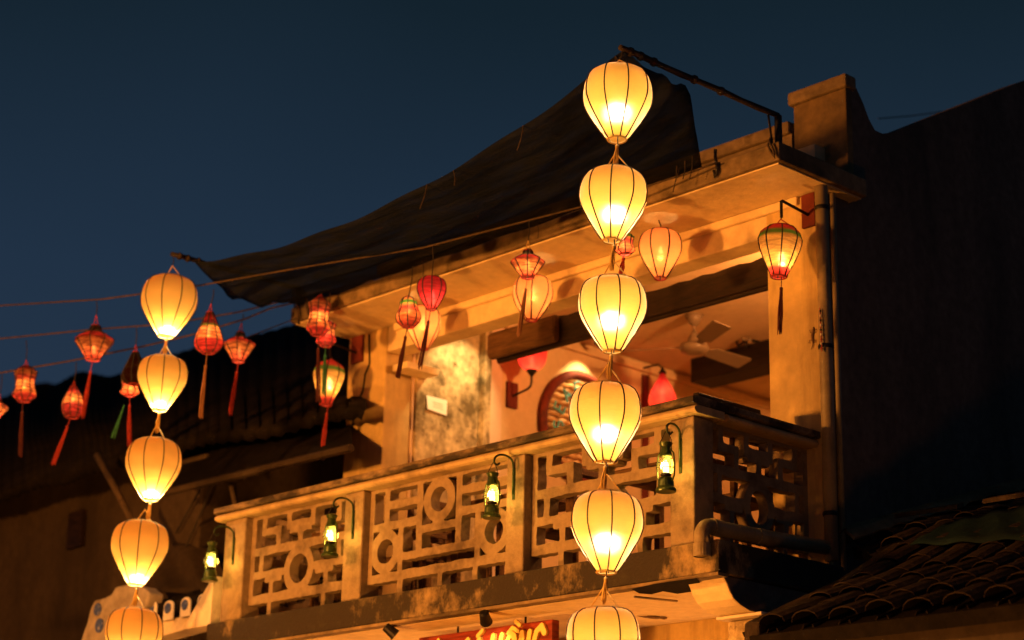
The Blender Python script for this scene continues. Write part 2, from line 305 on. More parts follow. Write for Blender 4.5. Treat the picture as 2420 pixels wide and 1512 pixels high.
# signed-distance plates: union of bars, discs and strokes cut out of one slab of given thickness
def sd_box(u, v, b):
    cx, cy, hx, hy = (b[0]+b[2])/2, (b[1]+b[3])/2, abs(b[2]-b[0])/2, abs(b[3]-b[1])/2
    dx, dy = abs(u-cx)-hx, abs(v-cy)-hy
    return math.hypot(max(dx, 0), max(dy, 0)) + min(max(dx, dy), 0)
def sd_seg(u, v, a, b, r):
    ax, ay = a; bx, by = b; dx, dy = bx-ax, by-ay; q = dx*dx+dy*dy
    h = 0 if q == 0 else max(0, min(1, ((u-ax)*dx+(v-ay)*dy)/q))
    return math.hypot(u-ax-h*dx, v-ay-h*dy) - r
def plate(sdf, W, H, cell, mapf, thick):
    """marching squares over [0,W]x[0,H]; mapf(u,v,d) -> world point at depth d"""
    nx, ny = int(math.ceil(W/cell)), int(math.ceil(H/cell)); val = {}
    for i in range(nx+1):
        for j in range(ny+1): val[i, j] = sdf(i*cell, j*cell)
    mb = MB(); idx = {}; front = []; walls = []
    def vid(key, u, v):
        if key not in idx: idx[key] = len(front); front.append((u, v))
        return idx[key]
    faces = []
    for i in range(nx):
        for j in range(ny):
            cs = [(i, j), (i+1, j), (i+1, j+1), (i, j+1)]; poly = []; cross = []
            for k in range(4):
                a, b = cs[k], cs[(k+1) % 4]; va, vb = val[a], val[b]
                if va <= 0: poly.append(vid(a, a[0]*cell, a[1]*cell))
                if (va <= 0) != (vb <= 0):
                    tt = va/(va-vb); q = vid(tuple(sorted((a, b))), (a[0]+(b[0]-a[0])*tt)*cell, (a[1]+(b[1]-a[1])*tt)*cell)
                    poly.append(q); cross.append((q, va <= 0))
            if len(poly) >= 3: faces.append(tuple(poly))
            if len(cross) == 2: walls.append((cross[0][0], cross[1][0]))
            elif len(cross) == 4: walls += [(cross[0][0], cross[1][0]), (cross[2][0], cross[3][0])]
            for k in range(4):   # closing walls on the outer border of the grid
                a, b = cs[k], cs[(k+1) % 4]
                if val[a] <= 0 and val[b] <= 0 and ((a[0] == b[0] and a[0] in (0, nx)) or (a[1] == b[1] and a[1] in (0, ny))): walls.append((vid(a, 0, 0), vid(b, 0, 0)))
    n = len(front)
    vs_ = [mapf(u, v, 0) for u, v in front] + [mapf(u, v, thick) for u, v in front]
    return mb.add(vs_, faces + [tuple(q+n for q in reversed(f_)) for f_ in faces] + [(a, b, b+n, a+n) for a, b in walls])

# ------------------------------------------------------------------ ground
tag(MB().add([(-200,-200,-3.96),(200,-200,-3.96),(200,200,-3.96),(-200,200,-3.96)], [(0,1,2,3)]).build('ground', M['asphalt']), kind='structure')

# ------------------------------------------------------------------ the restaurant house
house = thing('restaurant_house', (-2.7, 1.3, -3.96), 'yellow plastered corner house with a lit balcony and fretwork railing', 'house')
H = house
D = 1.25                                                    # depth of the balcony
XL, XR = -5.42, 0.0
MB().box((XL, 0, -0.21), (XR, D, 0)).build('balcony_slab', M['moss'], H, bevel=0.012)
MB().box((XL, -0.03, -0.232), (XR+0.02, 0.06, -0.212)).build('drip_strip', M['fascia'], H)
MB().box((XL+0.03, 0.06, -0.235), (-0.30, D+0.2, -0.213)).build('soffit', M['cream'], H)
# cove beam under the slab on the side, and the gable wall below it
prof = [(0.07, -0.216), (0.10, -0.25), (0.13, -0.30), (0.17, -0.345), (0.23, -0.375), (0.32, -0.40), (D, -0.40), (D, -0.216)]
MB().prism([(-0.33, y, z) for y, z in prof], (0.30, 0, 0)).build('cove_beam', M['cream'], H, bevel=0.008)
MB().prism([(-0.0295, y+0.004, z) for y, z in prof], (0.003, 0, 0)).build('cove_shade_skin', M['dark'], H)  # dark skin over the same concrete, side shade put into colour
MB().box((-0.34, 0.36, -0.425), (0.03, D, -0.402)).build('ledge', M['white'], H, bevel=0.008)
MB().box((-0.30, 0.42, -3.96), (-0.05, D, -0.427)).build('side_wall', M['stone'], H, bevel=0.02)
MB().box((XL, D+0.2, -3.96), (-0.30, D+0.35, -0.213)).build('shop_front_wall', M['cream'], H)
MB().box((XL, D-0.05, -0.47), (-0.33, D+0.19, -0.237)).build('shop_front_beam', M['wall'], H)
# gable wall along the side with the stepped, curved top
gy = [(D+0.305, -3.96), (D+0.305, 2.66), (1.60, 2.66), (1.60, 3.66), (1.64, 3.66), (1.72, 3.60), (1.80, 3.50), (1.86, 3.40), (1.93, 3.33), (2.02, 3.33), (2.15, 3.38), (3.96, 4.386), (6.4, 5.6), (6.8, 5.6), (11.0, 3.6), (11.0, -3.96)]
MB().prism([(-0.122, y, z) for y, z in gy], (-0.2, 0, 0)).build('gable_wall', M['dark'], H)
MB().box((-0.60, 1.588, 2.80), (-0.118, 1.66, 3.56)).build('parapet_pier', M['pier'], H, bevel=0.01)
MB().box((-0.64, 1.565, 3.56), (-0.10, 1.70, 3.668)).build('pier_cap', M['fascia'], H, bevel=0.02)
MB().box((-5.40, 1.62, 2.80), (-0.645, 1.76, 3.36)).build('parapet', M['fascia'], H)
MB().box((-5.42, 1.58, 3.36), (-0.645, 1.80, 3.46)).build('parapet_cap', M['fascia'], H, bevel=0.02)
MB().box((-0.1195, D+0.04, -0.1), (-0.116, D+0.32, 2.666)).build('side_shade_skin', M['dark'], H)  # thin dark skin, shade on the column's side put into colour
MB().tube([(-0.085, D+0.10, 2.66), (-0.085, D+0.10, 0.0)], 0.022, 10).build('thin_pipe', M['pvc'], H, smooth=True)
# canopy slab
MB().box((-5.40, 0.64, 2.68), (0.02, 1.615, 2.815)).build('canopy_slab', M['fascia'], H, bevel=0.012)
MB().box((-5.37, 0.68, 2.668), (-0.02, 1.595, 2.679)).build('canopy_soffit', M['cream'], H)
# columns, lintel
MB().box((-5.34, D, 0), (-4.82, D+0.30, 2.666)).build('column', M['wall'], H, bevel=0.012)
MB().box((-0.60, D, -0.1), (-0.12, D+0.30, 2.666)).build('column', M['wall'], H, bevel=0.012)
MB().box((-4.818, D+0.01, 2.44), (-0.602, D+0.22, 2.666)).build('lintel', M['cream'], H, bevel=0.01)
MB().box((-4.70, D-0.03, 2.60), (-0.30, D+0.008, 2.664)).build('cornice', M['cream'], H, bevel=0.01)
# ledge beside the left column
MB().box((-4.80, D+0.06, 2.27), (-4.60, D+0.42, 2.33)).build('shelf', M['cream'], H, bevel=0.008)
# room behind
MB().box((-4.98, D+0.30, 0), (-4.80, 1.57, 3.04)).build('room_wall', M['pale'], H)
MB().box((-4.98, 1.57, 0), (-4.775, 2.30, 3.04)).build('bare_pier', M['stone'], H, bevel=0.01)
MB().box((-4.98, 2.30, 0), (-4.70, 2.38, 3.04)).build('corner_strip', M['stone'], H, bevel=0.008)
MB().box((-4.98, 2.38, 0), (-4.80, 2.60, 3.04)).build('room_wall', M['pale'], H)
MB().box((-4.98, 2.60, 0), (-4.80, 7.0, 3.04)).build('room_wall', M['room'], H)
MB().box((-4.98, 7.0, 0), (-0.32, 7.15, 3.04)).build('back_wall', M['room'], H)
MB().box((-4.98, 1.47, 3.04), (-0.32, 7.15, 3.14)).build('ceiling', M['room'], H)
MB().box((-4.98, D, -0.21), (-0.32, 7.15, -0.004)).build('room_floor', M['brownwood'], H)
MB().box((-4.385, 4.70, 2.80), (-0.40, 5.0, 3.035)).build('ceiling_beam', M['darkwood'], H)
MB().box((-4.795, 2.62, 2.93), (-4.75, 7.0, 3.0)).build('picture_rail', M['room'], H, bevel=0.008)
MB().box((-4.795, 4.44, 1.2), (-4.77, 4.52, 2.9)).build('wall_batten', M['redpaint'], H)
# valance boards under the lintel
def board_top(x0, x1, y0, z0, z1, notch):
    poly = [(x0, y0, z0), (x1, y0, z0), (x1, y0, z1)]; k = 26
    for i in range(k+1):
        t_ = i/k; poly.append((x1+(x0-x1)*t_, y0, z1 + notch*(random.random()-0.6)))
    return poly
MB().prism(board_top(-3.72, -0.62, 1.53, 2.205, 2.425, 0.03), (0, 0.035, 0)).build('valance_board', M['darkwood'], H)
MB().tube([(-3.72, 1.56, 2.20), (-2.2, 1.555, 2.195), (-0.62, 1.55, 2.185)], 0.022, 8).build('valance_batten', M['darkwood'], H)
pr = [(1.44, 2.235), (1.46, 2.205), (1.505, 2.20), (1.52, 2.225), (1.52, 2.41), (1.50, 2.43), (1.46, 2.425), (1.44, 2.40)]
MB().prism([(-3.74, y, z) for y, z in pr], (0.78, 0, 0)).build('valance_roll', M['rollwood'], H, bevel=0.03)

# ------------------------------------------------------------------ railing
HT, HB = 0.93, 0.83
def fret_A(u, v, W, Hh, flip=False):
    if flip: u = W-u
    a = u/W*1.26; t_ = 0.036; h = v
    k = []
    def B(x0, y0, x1, y1): k.append(sd_box(a, h, (x0, y0, x1, y1)))
    B(-0.1, 0.115, 1.4, 0.19); B(-0.02, 0.115, 0.055, 0.9); B(1.205, 0.115, 1.3, 0.9)          # bottom rail, sides
    B(0.25, -0.05, 0.30, 0.14); B(0.93, -0.05, 0.98, 0.14)                                    # short feet
    B(0.0, 0.50, 1.26, 0.57)                                                                  # middle rail
    B(0.0, 0.80, 1.26, 0.95)
    B(0.13, 0.68, 0.19, 0.84); B(0.13, 0.655, 0.38, 0.72); B(0.32, 0.53, 0.38, 0.72)          # left step fret
    B(1.07, 0.68, 1.13, 0.84); B(0.88, 0.655, 1.13, 0.72); B(0.88, 0.53, 0.94, 0.72)          # right step fret
    B(0.45, 0.71, 0.51, 0.84); B(0.75, 0.71, 0.81, 0.84); B(0.45, 0.665, 0.81, 0.735); B(0.49, 0.635, 0.77, 0.70); B(0.60, 0.53, 0.665, 0.70)
    k.append(abs(math.hypot(a-0.63, h-0.345)-0.150)-0.038)                                    # ring
    B(0.115, 0.34, 0.17, 0.53); B(0.0, 0.315, 0.48, 0.375); B(0.20, 0.275, 0.42, 0.33); B(0.26, 0.15, 0.315, 0.33)
    B(1.09, 0.34, 1.145, 0.53); B(0.78, 0.315, 1.26, 0.375); B(0.84, 0.275, 1.06, 0.33); B(0.945, 0.15, 1.0, 0.33)
    return min(k)+0.0015+0.0035*math.sin(23*u+3)*math.sin(19*v+1)+0.002*math.sin(71*u+5*v)*math.sin(67*v)
def fret_B(u, v, W, Hh, flip=False):
    a = u/W*1.55; h = v; k = []
    def B(x0, y0, x1, y1): k.append(sd_box(a, h, (x0, y0, x1, y1)))
    B(-0.1, 0.115, 1.7, 0.185); B(-0.02, 0.115, 0.05, 0.9); B(1.495, 0.115, 1.6, 0.9); B(0, 0.80, 1.55, 0.95)
    B(0.34, -0.05, 0.40, 0.14); B(0.78, -0.05, 0.83, 0.14); B(1.15, -0.05, 1.2, 0.14)
    B(0.0, 0.50, 0.58, 0.565); B(0.97, 0.50, 1.55, 0.565)
    B(0.165, 0.53, 0.225, 0.84); B(0.20, 0.655, 0.58, 0.72)
    B(0.97, 0.655, 1.55, 0.72)
    B(0.33, 0.13, 0.39, 0.54); B(1.16, 0.13, 1.22, 0.54)
    B(0.53, 0.28, 0.595, 0.84); B(0.955, 0.28, 1.02, 0.84)
    B(0.36, 0.255, 1.19, 0.315); B(0.56, 0.43, 0.99, 0.49)
    for cx_, cy_ in ((0.19, 0.345), (0.775, 0.655), (1.36, 0.345)): k.append(abs(math.hypot((a-cx_)*0.98, h-cy_)-0.128)-0.038)
    return min(k)+0.0015+0.0035*math.sin(23*u+3)*math.sin(19*v+1)+0.002*math.sin(71*u+5*v)*math.sin(67*v)
def panel_x(x0, x1, kind, flip=False):
    W = x1-x0
    plate(lambda u, v: kind(u, v, W, HB, flip), W, HB, 0.0125, lambda u, v, d: (x0+u, 0.118+d, v+0.004), 0.085).build('railing_panel', M['rail'], H, bevel=0)
panel_x(-5.03, -3.755, fret_A); panel_x(-3.535, -1.965, fret_B); panel_x(-1.785, -0.44, fret_A)
def panel_y(X, y0, y1, flip=False):
    W = y1-y0
    plate(lambda u, v: fret_A(u, v, W, HB, flip), W, HB, 0.0125, lambda u, v, d: (X-d, y0+u, v+0.004), 0.08).build('railing_panel', M['rail'], H)
panel_y(-0.285, 0.235, 1.245); panel_y(-5.20, 0.235, 1.245)
for x0, x1 in ((-5.31, -5.03), (-3.755, -3.535), (-1.965, -1.785), (-0.44, -0.235)):
    MB().box((x0, 0.045, 0.001), (x1, 0.235, HB-0.001)).build('railing_post', M['rail'], H, bevel=0.012)
def rail_run(pts_in):   # moulded handrail cross-section swept along X or Y
    pass
cope = [(-0.045, 0.889), (-0.055, 0.897), (-0.055, 0.935), (-0.03, 0.945), (0.26, 0.945), (0.28, 0.93), (0.28, 0.889)]
mould = [(-0.012, 0.832), (-0.034, 0.842), (-0.042, 0.858), (-0.034, 0.874), (-0.015, 0.8865), (0.25, 0.8865), (0.25, 0.832)]
for hp, nm, mt_, dz in ((cope, 'handrail_coping', 'hand', 0), (mould, 'handrail_moulding', 'trim', 0)):
    MB().prism([(-5.40, y+0.035, z) for y, z in hp], (5.22, 0, 0)).build(nm, M[mt_], H, bevel=0.004)
    MB().prism([(-0.1805-y-0.035, 0.32, z-0.0015) for y, z in hp], (0, 0.925, 0)).build(nm, M[mt_], H, bevel=0.004)
    MB().prism([(-5.395+y+0.035, 0.32, z-0.0015) for y, z in hp], (0, 0.925, 0)).build(nm, M[mt_], H, bevel=0.004)
MB().prism([(XL-0.02, 0.05, 0.0), (XL-0.42, 0.05, 0.0), (XL-0.02, 0.05, 0.40)], (0, 0.12, 0)).build('wing_wall', M['white'], H)

# ------------------------------------------------------------------ pipes on the house
dp = thing('downpipe', (-0.07, D-0.05, 0.05), 'vertical old plastic downpipe running down beside the right column', 'pipe')
MB().tube([(-0.062, D-0.055, 2.66), (-0.06, D-0.055, 1.4), (-0.058, D-0.055, 0.04)], 0.046, 14).build('pipe', M['pvc'], dp, smooth=True)
for z in (0.35, 1.5, 2.5):
    MB().lathe([(0.05, -0.015), (0.054, 0), (0.05, 0.015)], 16, (-0.06, D-0.055, z)).build('clip', M['iron'], dp, smooth=True)
ep = thing('drain_pipe', (-0.09, 0.1, 0.06), 'horizontal drain pipe with an elbow spout lying along the balcony side edge', 'pipe')
pts = [(-0.085, -0.055, -0.105), (-0.085, -0.055, 0.02)]
for k in range(7):
    a = k/6*PI/2; pts.append((-0.085, -0.055+0.075*(1-math.cos(a)), 0.02+0.075*math.sin(a)*0.9))
pts += [(-0.083, 0.5, 0.098), (-0.08, D-0.06, 0.125)]
MB().tube(pts, 0.048, 16).build('pipe', M['pvc'], ep, smooth=True)
MB().lathe([(0.0485, -0.04), (0.054, -0.04), (0.054, 0.04), (0.0485, 0.04)], 18, (-0.085, -0.055, -0.07)).build('socket', M['pvc'], ep, smooth=False)
MB().tube([(-0.084, 0.03, 0.0875), (-0.084, 0.12, 0.0885)], 0.054, 16).build('socket', M['pvc'], ep)
MB().tube([(-0.083, 0.46, 0.096), (-0.083, 0.53, 0.098)], 0.053, 16).build('socket', M['pvc'], ep)

# ------------------------------------------------------------------ poles and shade net
def awning_pole(tipx, tipy, Ytip, X, label):
    tip = onX(tipx, tipy, X); base = Vector((X, 0.70, tip.z+0.02))
    t_ = thing('awning_pole', (X, 0.70, 2.82), label, 'pole', 'poles holding the shade net')
    n = 9; path = [tip + (base-tip)*(k/(n-1)) + Vector((0, 0, 0.004*math.sin(k*1.7))) for k in range(n)]
    MB().tube(path, [0.019 + 0.003*(k % 2) for k in range(n)], 10).build('pole', M['pole'], t_, smooth=True)
    MB().tube([base + Vector((0, 0, 0.0)), (X, 0.70, 2.816)], 0.026, 10).build('upright', M['iron'], t_)
    for q in (0.06, 0.12, 0.2, 0.45, 0.62):
        p = tip + (base-tip)*q
        MB().lathe([(0.022, -0.02), (0.031, -0.008), (0.03, 0.01), (0.022, 0.02)], 10).build('lashing', M['pole'], t_, local=True, smooth=True).matrix_basis = Matrix.Translation(p - t_.location) @ Matrix.Rotation(PI/2, 4, 'X')
    p = tip + (base-tip)*0.93
    MB().tube([p, Vector((X-0.02, 0.66, 2.80)), Vector((X-0.01, 0.63, 2.74))], 0.008, 6).build('stay', M['iron'], t_)
    return tip
tipR = awning_pole(1465, 112, 0, -0.03, 'dark awning pole jutting out above the right canopy corner')
tipL = awning_pole(405, 600, 0, -5.35, 'dark awning pole jutting out at the left canopy corner')
rows = []; NU, NV = 70, 22
def sag(u): return 0.33*(4*u*(1-u))**0.9
A0 = tipL + Vector((0.0, 0.22, 0)); A1 = tipR + Vector((0, 0.03, 0))
for j in range(NV+1):
    v = j/NV; r_ = []
    for i in range(NU+1):
        u = i/NU
        fr = A0.lerp(A1, u) + Vector((0, 0, -sag(u)*0.95))
        uu = 0.015 + u*0.87
        bk = Vector((-5.30 + 5.25*uu, 0.625, 2.80 + 0.006*math.sin(u*37)))
        p = fr.lerp(bk, v)
        # pulled edges: the right edge runs along the pole before it drops to the slab, the left one hangs loose
        if u > 0.93:
            e_ = (u-0.93)/0.07; pole_p = Vector((-0.03, tipR.y+0.03+0.62*min(v*1.6, 1), tipR.z-0.02)); drop = bk
            tgt = pole_p if v < 0.6 else pole_p.lerp(bk, (v-0.6)/0.4)
            p = p.lerp(tgt, e_**1.3)
        p.z -= 0.014*abs(math.sin(v*13+u*2.5))*math.sin(PI*v) + 0.10*math.sin(PI*v)*(0.4+0.6*math.sin(PI*u)) + 0.018*math.sin(v*23+u*9)*math.sin(PI*v) + 0.010*math.sin(v*41-u*5)*math.sin(PI*v) + 0.010*math.sin(u*31+v*6)*(1-v)
        if u < 0.10: p.z -= 0.13*(1-u/0.10)*math.sin(PI*min(1, v*1.15))
        r_.append(p)
    rows.append(r_)
net = thing('shade_net', (-2.7, 0.62, 2.82), 'dark sagging shade net slung between two poles above the canopy', 'awning')
MB().grid(rows).build('net', M['net'], net, smooth=True, thick=0.004)
for k in range(16):   # frayed threads and ties
    i = random.choice([2, 3, 66, 67, 68, 69]) if k < 10 else random.randint(4, 60); p = rows[0 if k % 2 else NV-2][i]
    q = p + Vector((random.uniform(-0.05, 0.05), random.uniform(-0.03, 0.03), -random.uniform(0.06, 0.22)))
    MB().tube([p, p.lerp(q, 0.5)+Vector((0.012, 0, 0)), q], 0.004, 5).build('frayed_tie', M['pole'], net)
for (x, y, z), L_ in (((-5.28, 0.60, 2.95), 0.32), ((-5.15, 0.6, 2.9), 0.22)):
    MB().tube([(x, y, z), (x+0.02, y, z-L_*0.5), (x+0.05, y+0.01, z-L_)], 0.012, 6).build('frayed_tie', M['pole'], net)

# ------------------------------------------------------------------ lanterns
NRIB = 9
BALLOON = [(r, z*0.925) for r, z in [(0.56, 0), (0.70, -0.05), (0.83, -0.15), (0.915, -0.30), (0.97, -0.48), (1.0, -0.72), (1.0, -0.88), (0.975, -1.06), (0.91, -1.25), (0.81, -1.46), (0.69, -1.68), (0.57, -1.88), (0.46, -2.06), (0.36, -2.22), (0.27, -2.34)]]
def shade_mb(prof, R, ribs, lobe=0.035, sub=6):
    # smooth the profile a little by linear subdivision
    pr_ = []
    for a, b in zip(prof[:-1], prof[1:]):
        for k in range(3): q = k/3; pr_.append((a[0]+(b[0]-a[0])*q, a[1]+(b[1]-a[1])*q))
    pr_.append(prof[-1]); n = ribs*sub; vs_ = []; fs = []
    for r, z in pr_:
        for k in range(n):
            a = 2*PI*k/n; ph = (k % sub)/sub
            flat = math.cos(PI/ribs)/math.cos((ph-0.5)*2*PI/ribs)      # straight chord between two ribs
            q = R*r*((1-lobe*10*0.5) + lobe*5*flat); vs_.append((q*math.cos(a), q*math.sin(a), R*z))
    for i in range(len(pr_)-1):
        for k in range(n): fs.append((i*n+k, i*n+(k+1) % n, (i+1)*n+(k+1) % n, (i+1)*n+k))
    return MB().add(vs_, fs)
def ring_mb(r, z, th, n=28): return MB().tube([(r*math.cos(2*PI*k/n), r*math.sin(2*PI*k/n), z) for k in range(n+1)], th, 6, cap=False)
CACHE = {}
def lantern(name, loc, R, prof, shade, label, group, cat='lantern', bulb_t=0.68, power=8.0, ribs=NRIB, rib_r=0.0034, ribm=None, spin=0.0,
            tassel=None, tmat='redcord', hang=None, hang_mat=None, lcol=(1.0, 0.74, 0.42), bulbm='bulb', strings=True, tlen=(0.0), bulb_r=0.017, ring=True, sidebulb=0.0):
    """loc = centre of the top opening; tassel / hang are world end points"""
    t_ = thing(name, loc, label, cat, group); loc = Vector(loc); tl = (random.uniform(-0.05, 0.05), random.uniform(-0.05, 0.05))
    key = (id(prof), round(R, 4), shade, ribs)
    if key not in CACHE:
        ribp = [(R*(r+0.012), 0, R*z) for r, z in prof]
        CACHE[key] = (shade_mb(prof, R, ribs).mesh('silk_shade', M[shade], smooth=True), MB().tube(ribp, rib_r, 5).mesh('rib', M[ribm or 'wire'], smooth=True),
                      ring_mb(R*prof[-1][0], R*prof[-1][1], 0.006).mesh('bottom_ring', M['cord'] if 'yellow' in shade else M['redcord'], smooth=True), ring_mb(R*prof[0][0], 0, 0.006).mesh('top_ring', M['cord'] if 'yellow' in shade else M['redcord'], smooth=True))
    sm, rm, br, tr_ = CACHE[key]
    o_ = bpy.data.objects.new('silk_shade', sm); COL.objects.link(o_); o_.parent = t_; o_.rotation_euler = (Matrix.Rotation(tl[1], 3, 'Y') @ Matrix.Rotation(tl[0], 3, 'X') @ Matrix.Rotation(spin, 3, 'Z')).to_euler()
    for k in range(ribs):
        o_ = bpy.data.objects.new('rib', rm); COL.objects.link(o_); o_.parent = t_; o_.rotation_euler = (Matrix.Rotation(tl[1], 3, 'Y') @ Matrix.Rotation(tl[0], 3, 'X') @ Matrix.Rotation(2*PI*k/ribs + spin, 3, 'Z')).to_euler()
    for nm, me in (('bottom_ring', br), ('top_ring', tr_)):
        o_ = bpy.data.objects.new(nm, me); COL.objects.link(o_); o_.parent = t_; o_.rotation_euler = (Matrix.Rotation(tl[1], 3, 'Y') @ Matrix.Rotation(tl[0], 3, 'X')).to_euler()
    zt = R*prof[-1][1]
    if power:
        bz = bulb_t*zt; bx = sidebulb
        bk = (bulbm, bulb_r)
        if bk not in CACHE: CACHE[bk] = MB().lathe([(bulb_r*0.35, 0.045), (bulb_r*0.45, 0.03), (bulb_r*0.8, 0.018), (bulb_r, 0.0), (bulb_r*0.8, -0.014), (bulb_r*0.3, -0.02)], 12, cap=True).mesh('bulb', M[bulbm], smooth=True)
        o_ = bpy.data.objects.new('bulb', CACHE[bk]); COL.objects.link(o_); o_.parent = t_; o_.location = (bx, 0, bz)
        MB().tube([(0, 0, 0.02), (bx*0.6, 0, bz*0.5), (bx, 0, bz+0.045)], 0.004, 5).build('flex', M['wire'], t_, local=True)
        light('lantern_light', loc + Vector((bx, 0, bz-0.04)), power, lcol, 0.014, t_)
    if hang is not None:
        h = Vector(hang)-loc; j = Vector((h.x*0.25, h.y*0.25, min(h.z*0.6, R*0.62)))
        if strings:
            for sx in (-1, 1): MB().tube([(sx*R*prof[0][0], 0, 0), j], 0.0042, 5).build('hanger', M[hang_mat or 'cord'], t_, local=True)
        else: j = Vector((0, 0, 0.0))
        mid = j.lerp(h, 0.5) + Vector((0.012, 0, 0))
        MB().tube([j, mid, h], 0.0042, 5).build('hanger', M['wire'], t_, local=True)
    if tassel is not None:
        e_ = Vector(tassel)-loc; s_ = Vector((0, 0, zt)); kn = s_.lerp(e_, 0.22)
        MB().tube([s_, kn], 0.0035, 5).build('tassel_cord', M[tmat], t_, local=True)
        MB().lathe([(0.004, 0.016), (0.012, 0.009), (0.012, -0.006), (0.006, -0.014)], 10, kn, cap=True).build('tassel_bead', M['cord' if 'yellow' in shade else tmat], t_, local=True, smooth=True)
        mb = MB(); rr = 0.017
        for k in range(12):
            a = 2*PI*k/12; q = e_ + Vector((rr*math.cos(a)*random.uniform(0.4, 1.1), rr*math.sin(a)*random.uniform(0.4, 1.1), random.uniform(-0.02, 0.025)))
            c_ = kn + Vector((0.006*math.cos(a), 0.006*math.sin(a), -0.008)); md = c_.lerp(q, 0.5) + Vector((0.008*math.cos(a*3), 0.008*math.sin(a), 0))
            mb.tube([c_, md, q], [0.0045, 0.0042, 0.003], 4)
        mb.build('tassel', M[tmat], t_, local=True)
    return t_

# --- the two chains of big yellow balloons
YG = 'big yellow silk lanterns hanging in two vertical chains'
def chain(data, Ych, top, labels, bt, start_spin, pw):
    prev = Vector(top)
    for k, ((x, yt, yb, wpx), lab) in enumerate(zip(data, labels)):
        p = onY(x, yt+6, Ych); s = mpp(p); R = wpx*s/2*1.01
        zt = R*BALLOON[-1][1]
        lantern('yellow_lantern', p, R, BALLOON, 'yellow', lab, YG, bulb_t=bt[k], power=pw, bulb_r=0.024, spin=start_spin+k*0.31, rib_r=0.0045, lcol=(1.0, 0.82, 0.56),
                hang=prev, tassel=p + Vector((-0.02, 0, zt-0.17)), tmat='cord', bulbm='bulbhot')
        prev = p + Vector((0, 0, zt+0.01))
chain([(1460, 163, 347, 162), (1452, 401, 585, 158), (1446, 655, 838, 160), (1432, 906, 1088, 168), (1434, 1164, 1354, 169), (1424, 1434, 1620, 172)], tipR.y+0.02, tipR + Vector((0, 0.02, -0.02)),
      ['topmost yellow silk lantern of the right chain, under the pole tip against the net', 'second yellow lantern of the right chain, crossing the canopy edge', 'third yellow lantern of the right chain, in front of the dark valance board',
       'yellow lantern of the right chain hiding part of the seafood basket sign', 'yellow lantern of the right chain in front of the railing fretwork', 'lowest yellow lantern of the right chain, cut by the bottom edge beside the red sign'],
      [0.50, 0.51, 0.47, 0.52, 0.50, 0.50], 0.2, 5.5)
chain([(405, 654, 795, 130), (387, 840, 981, 116), (367, 1036, 1178, 130), (336, 1231, 1380, 134), (320, 1437, 1590, 133)], tipL.y+0.02, tipL + Vector((0, 0.02, -0.02)),
      ['topmost yellow silk lantern of the left chain, hanging against the open sky', 'yellow lantern of the left chain partly behind a dark unlit drop lantern', 'middle yellow lantern of the left chain in front of the dark neighbouring house',
       'yellow lantern of the left chain hanging beside the leaning bamboo stick', 'lowest yellow lantern of the left chain, cut by the bottom edge beside the blue discs'],
      [0.80, 0.80, 0.81, 0.80, 0.79], 0.55, 9.0)

# --- wires
def wire(pts, Yf, r, label, m_='rope'):
    path = []
    for (x0, y0), (x1, y1) in zip(pts[:-1], pts[1:]):
        for k in range(6):
            q = k/6; x = x0+(x1-x0)*q; path.append(onY(x, y0+(y1-y0)*q, Yf(x)))
    path.append(onY(*pts[-1], Yf(pts[-1][0])))
    return tag(MB().tube(path, r, 6).build('string_wire', M[m_], smooth=True), label, 'wire', 'wires the small lanterns hang from')
YA = lambda x: -0.8 + 1.38*max(-200, min(x, 1690))/1690
YB = lambda x: -0.8 + 1.40*max(-200, min(x, 700))/700
wire([(-160, 733), (0, 722), (240, 707), (440, 680), (700, 634), (1000, 585), (1375, 488), (1590, 420), (1690, 386)], YA, 0.0072, 'top rope wire running from the left edge up to the right canopy corner')
wire([(-160, 815), (0, 800), (225, 778), (400, 765), (560, 738), (690, 706), (790, 685), (880, 662)], YB, 0.0072, 'middle wire sloping up behind the upper yellow lantern to the canopy edge')
wire([(-160, 908), (0, 881), (170, 852), (340, 818), (470, 787), (580, 753), (640, 728), (692, 716)], YB, 0.0078, 'lowest wire rising past the drop lanterns to the left canopy corner')
tag(MB().tube([onY(575, 800, 0.3), onY(640, 775, 0.5), onY(700, 752, 0.62)], 0.005, 5).build('loose_wire', M['wire']), 'thin slack wire under the left canopy corner', 'wire')
tag(MB().tube([onY(2075, 280, 6), onY(2150, 274, 6.5), onY(2240, 262, 7)], 0.006, 5).build('loose_wire', M['wire']), 'thin wire against the sky above the dark gable wall', 'wire')

# --- small coloured lanterns
DIAMOND = [(0.22, 0.0), (0.26, -0.06), (0.30, -0.30), (0.99, -0.78), (1.0, -0.86), (0.40, -1.78), (0.36, -1.92)]
HOUR = [(0.30, 0), (0.55, -0.16), (0.97, -0.50), (0.90, -0.80), (0.78, -1.30), (0.80, -1.80), (0.98, -2.30), (1.0, -2.50), (0.62, -2.85), (0.52, -2.95)]
DROP = [(0.22, 0), (0.34, -0.28), (0.52, -0.75), (0.72, -1.25), (0.90, -1.72), (1.0, -2.15), (0.97, -2.42), (0.82, -2.70), (0.52, -2.92), (0.42, -2.96)]
PEAR = [(0.50, 0), (0.72, -0.10), (0.88, -0.26), (1.0, -0.62), (0.98, -0.84), (0.90, -1.15), (0.72, -1.62), (0.50, -2.10), (0.38, -2.36), (0.36, -2.50)]
GOURD = [(0.28, 0), (0.52, -0.14), (0.66, -0.45), (0.70, -0.85), (0.80, -1.15), (0.96, -1.55), (1.0, -1.85), (0.88, -2.25), (0.55, -2.55), (0.48, -2.62)]
EGG = [(0.30, 0), (0.55, -0.40), (0.80, -0.75), (0.95, -1.15), (1.0, -1.65), (0.95, -2.15), (0.75, -2.52), (0.60, -2.62)]
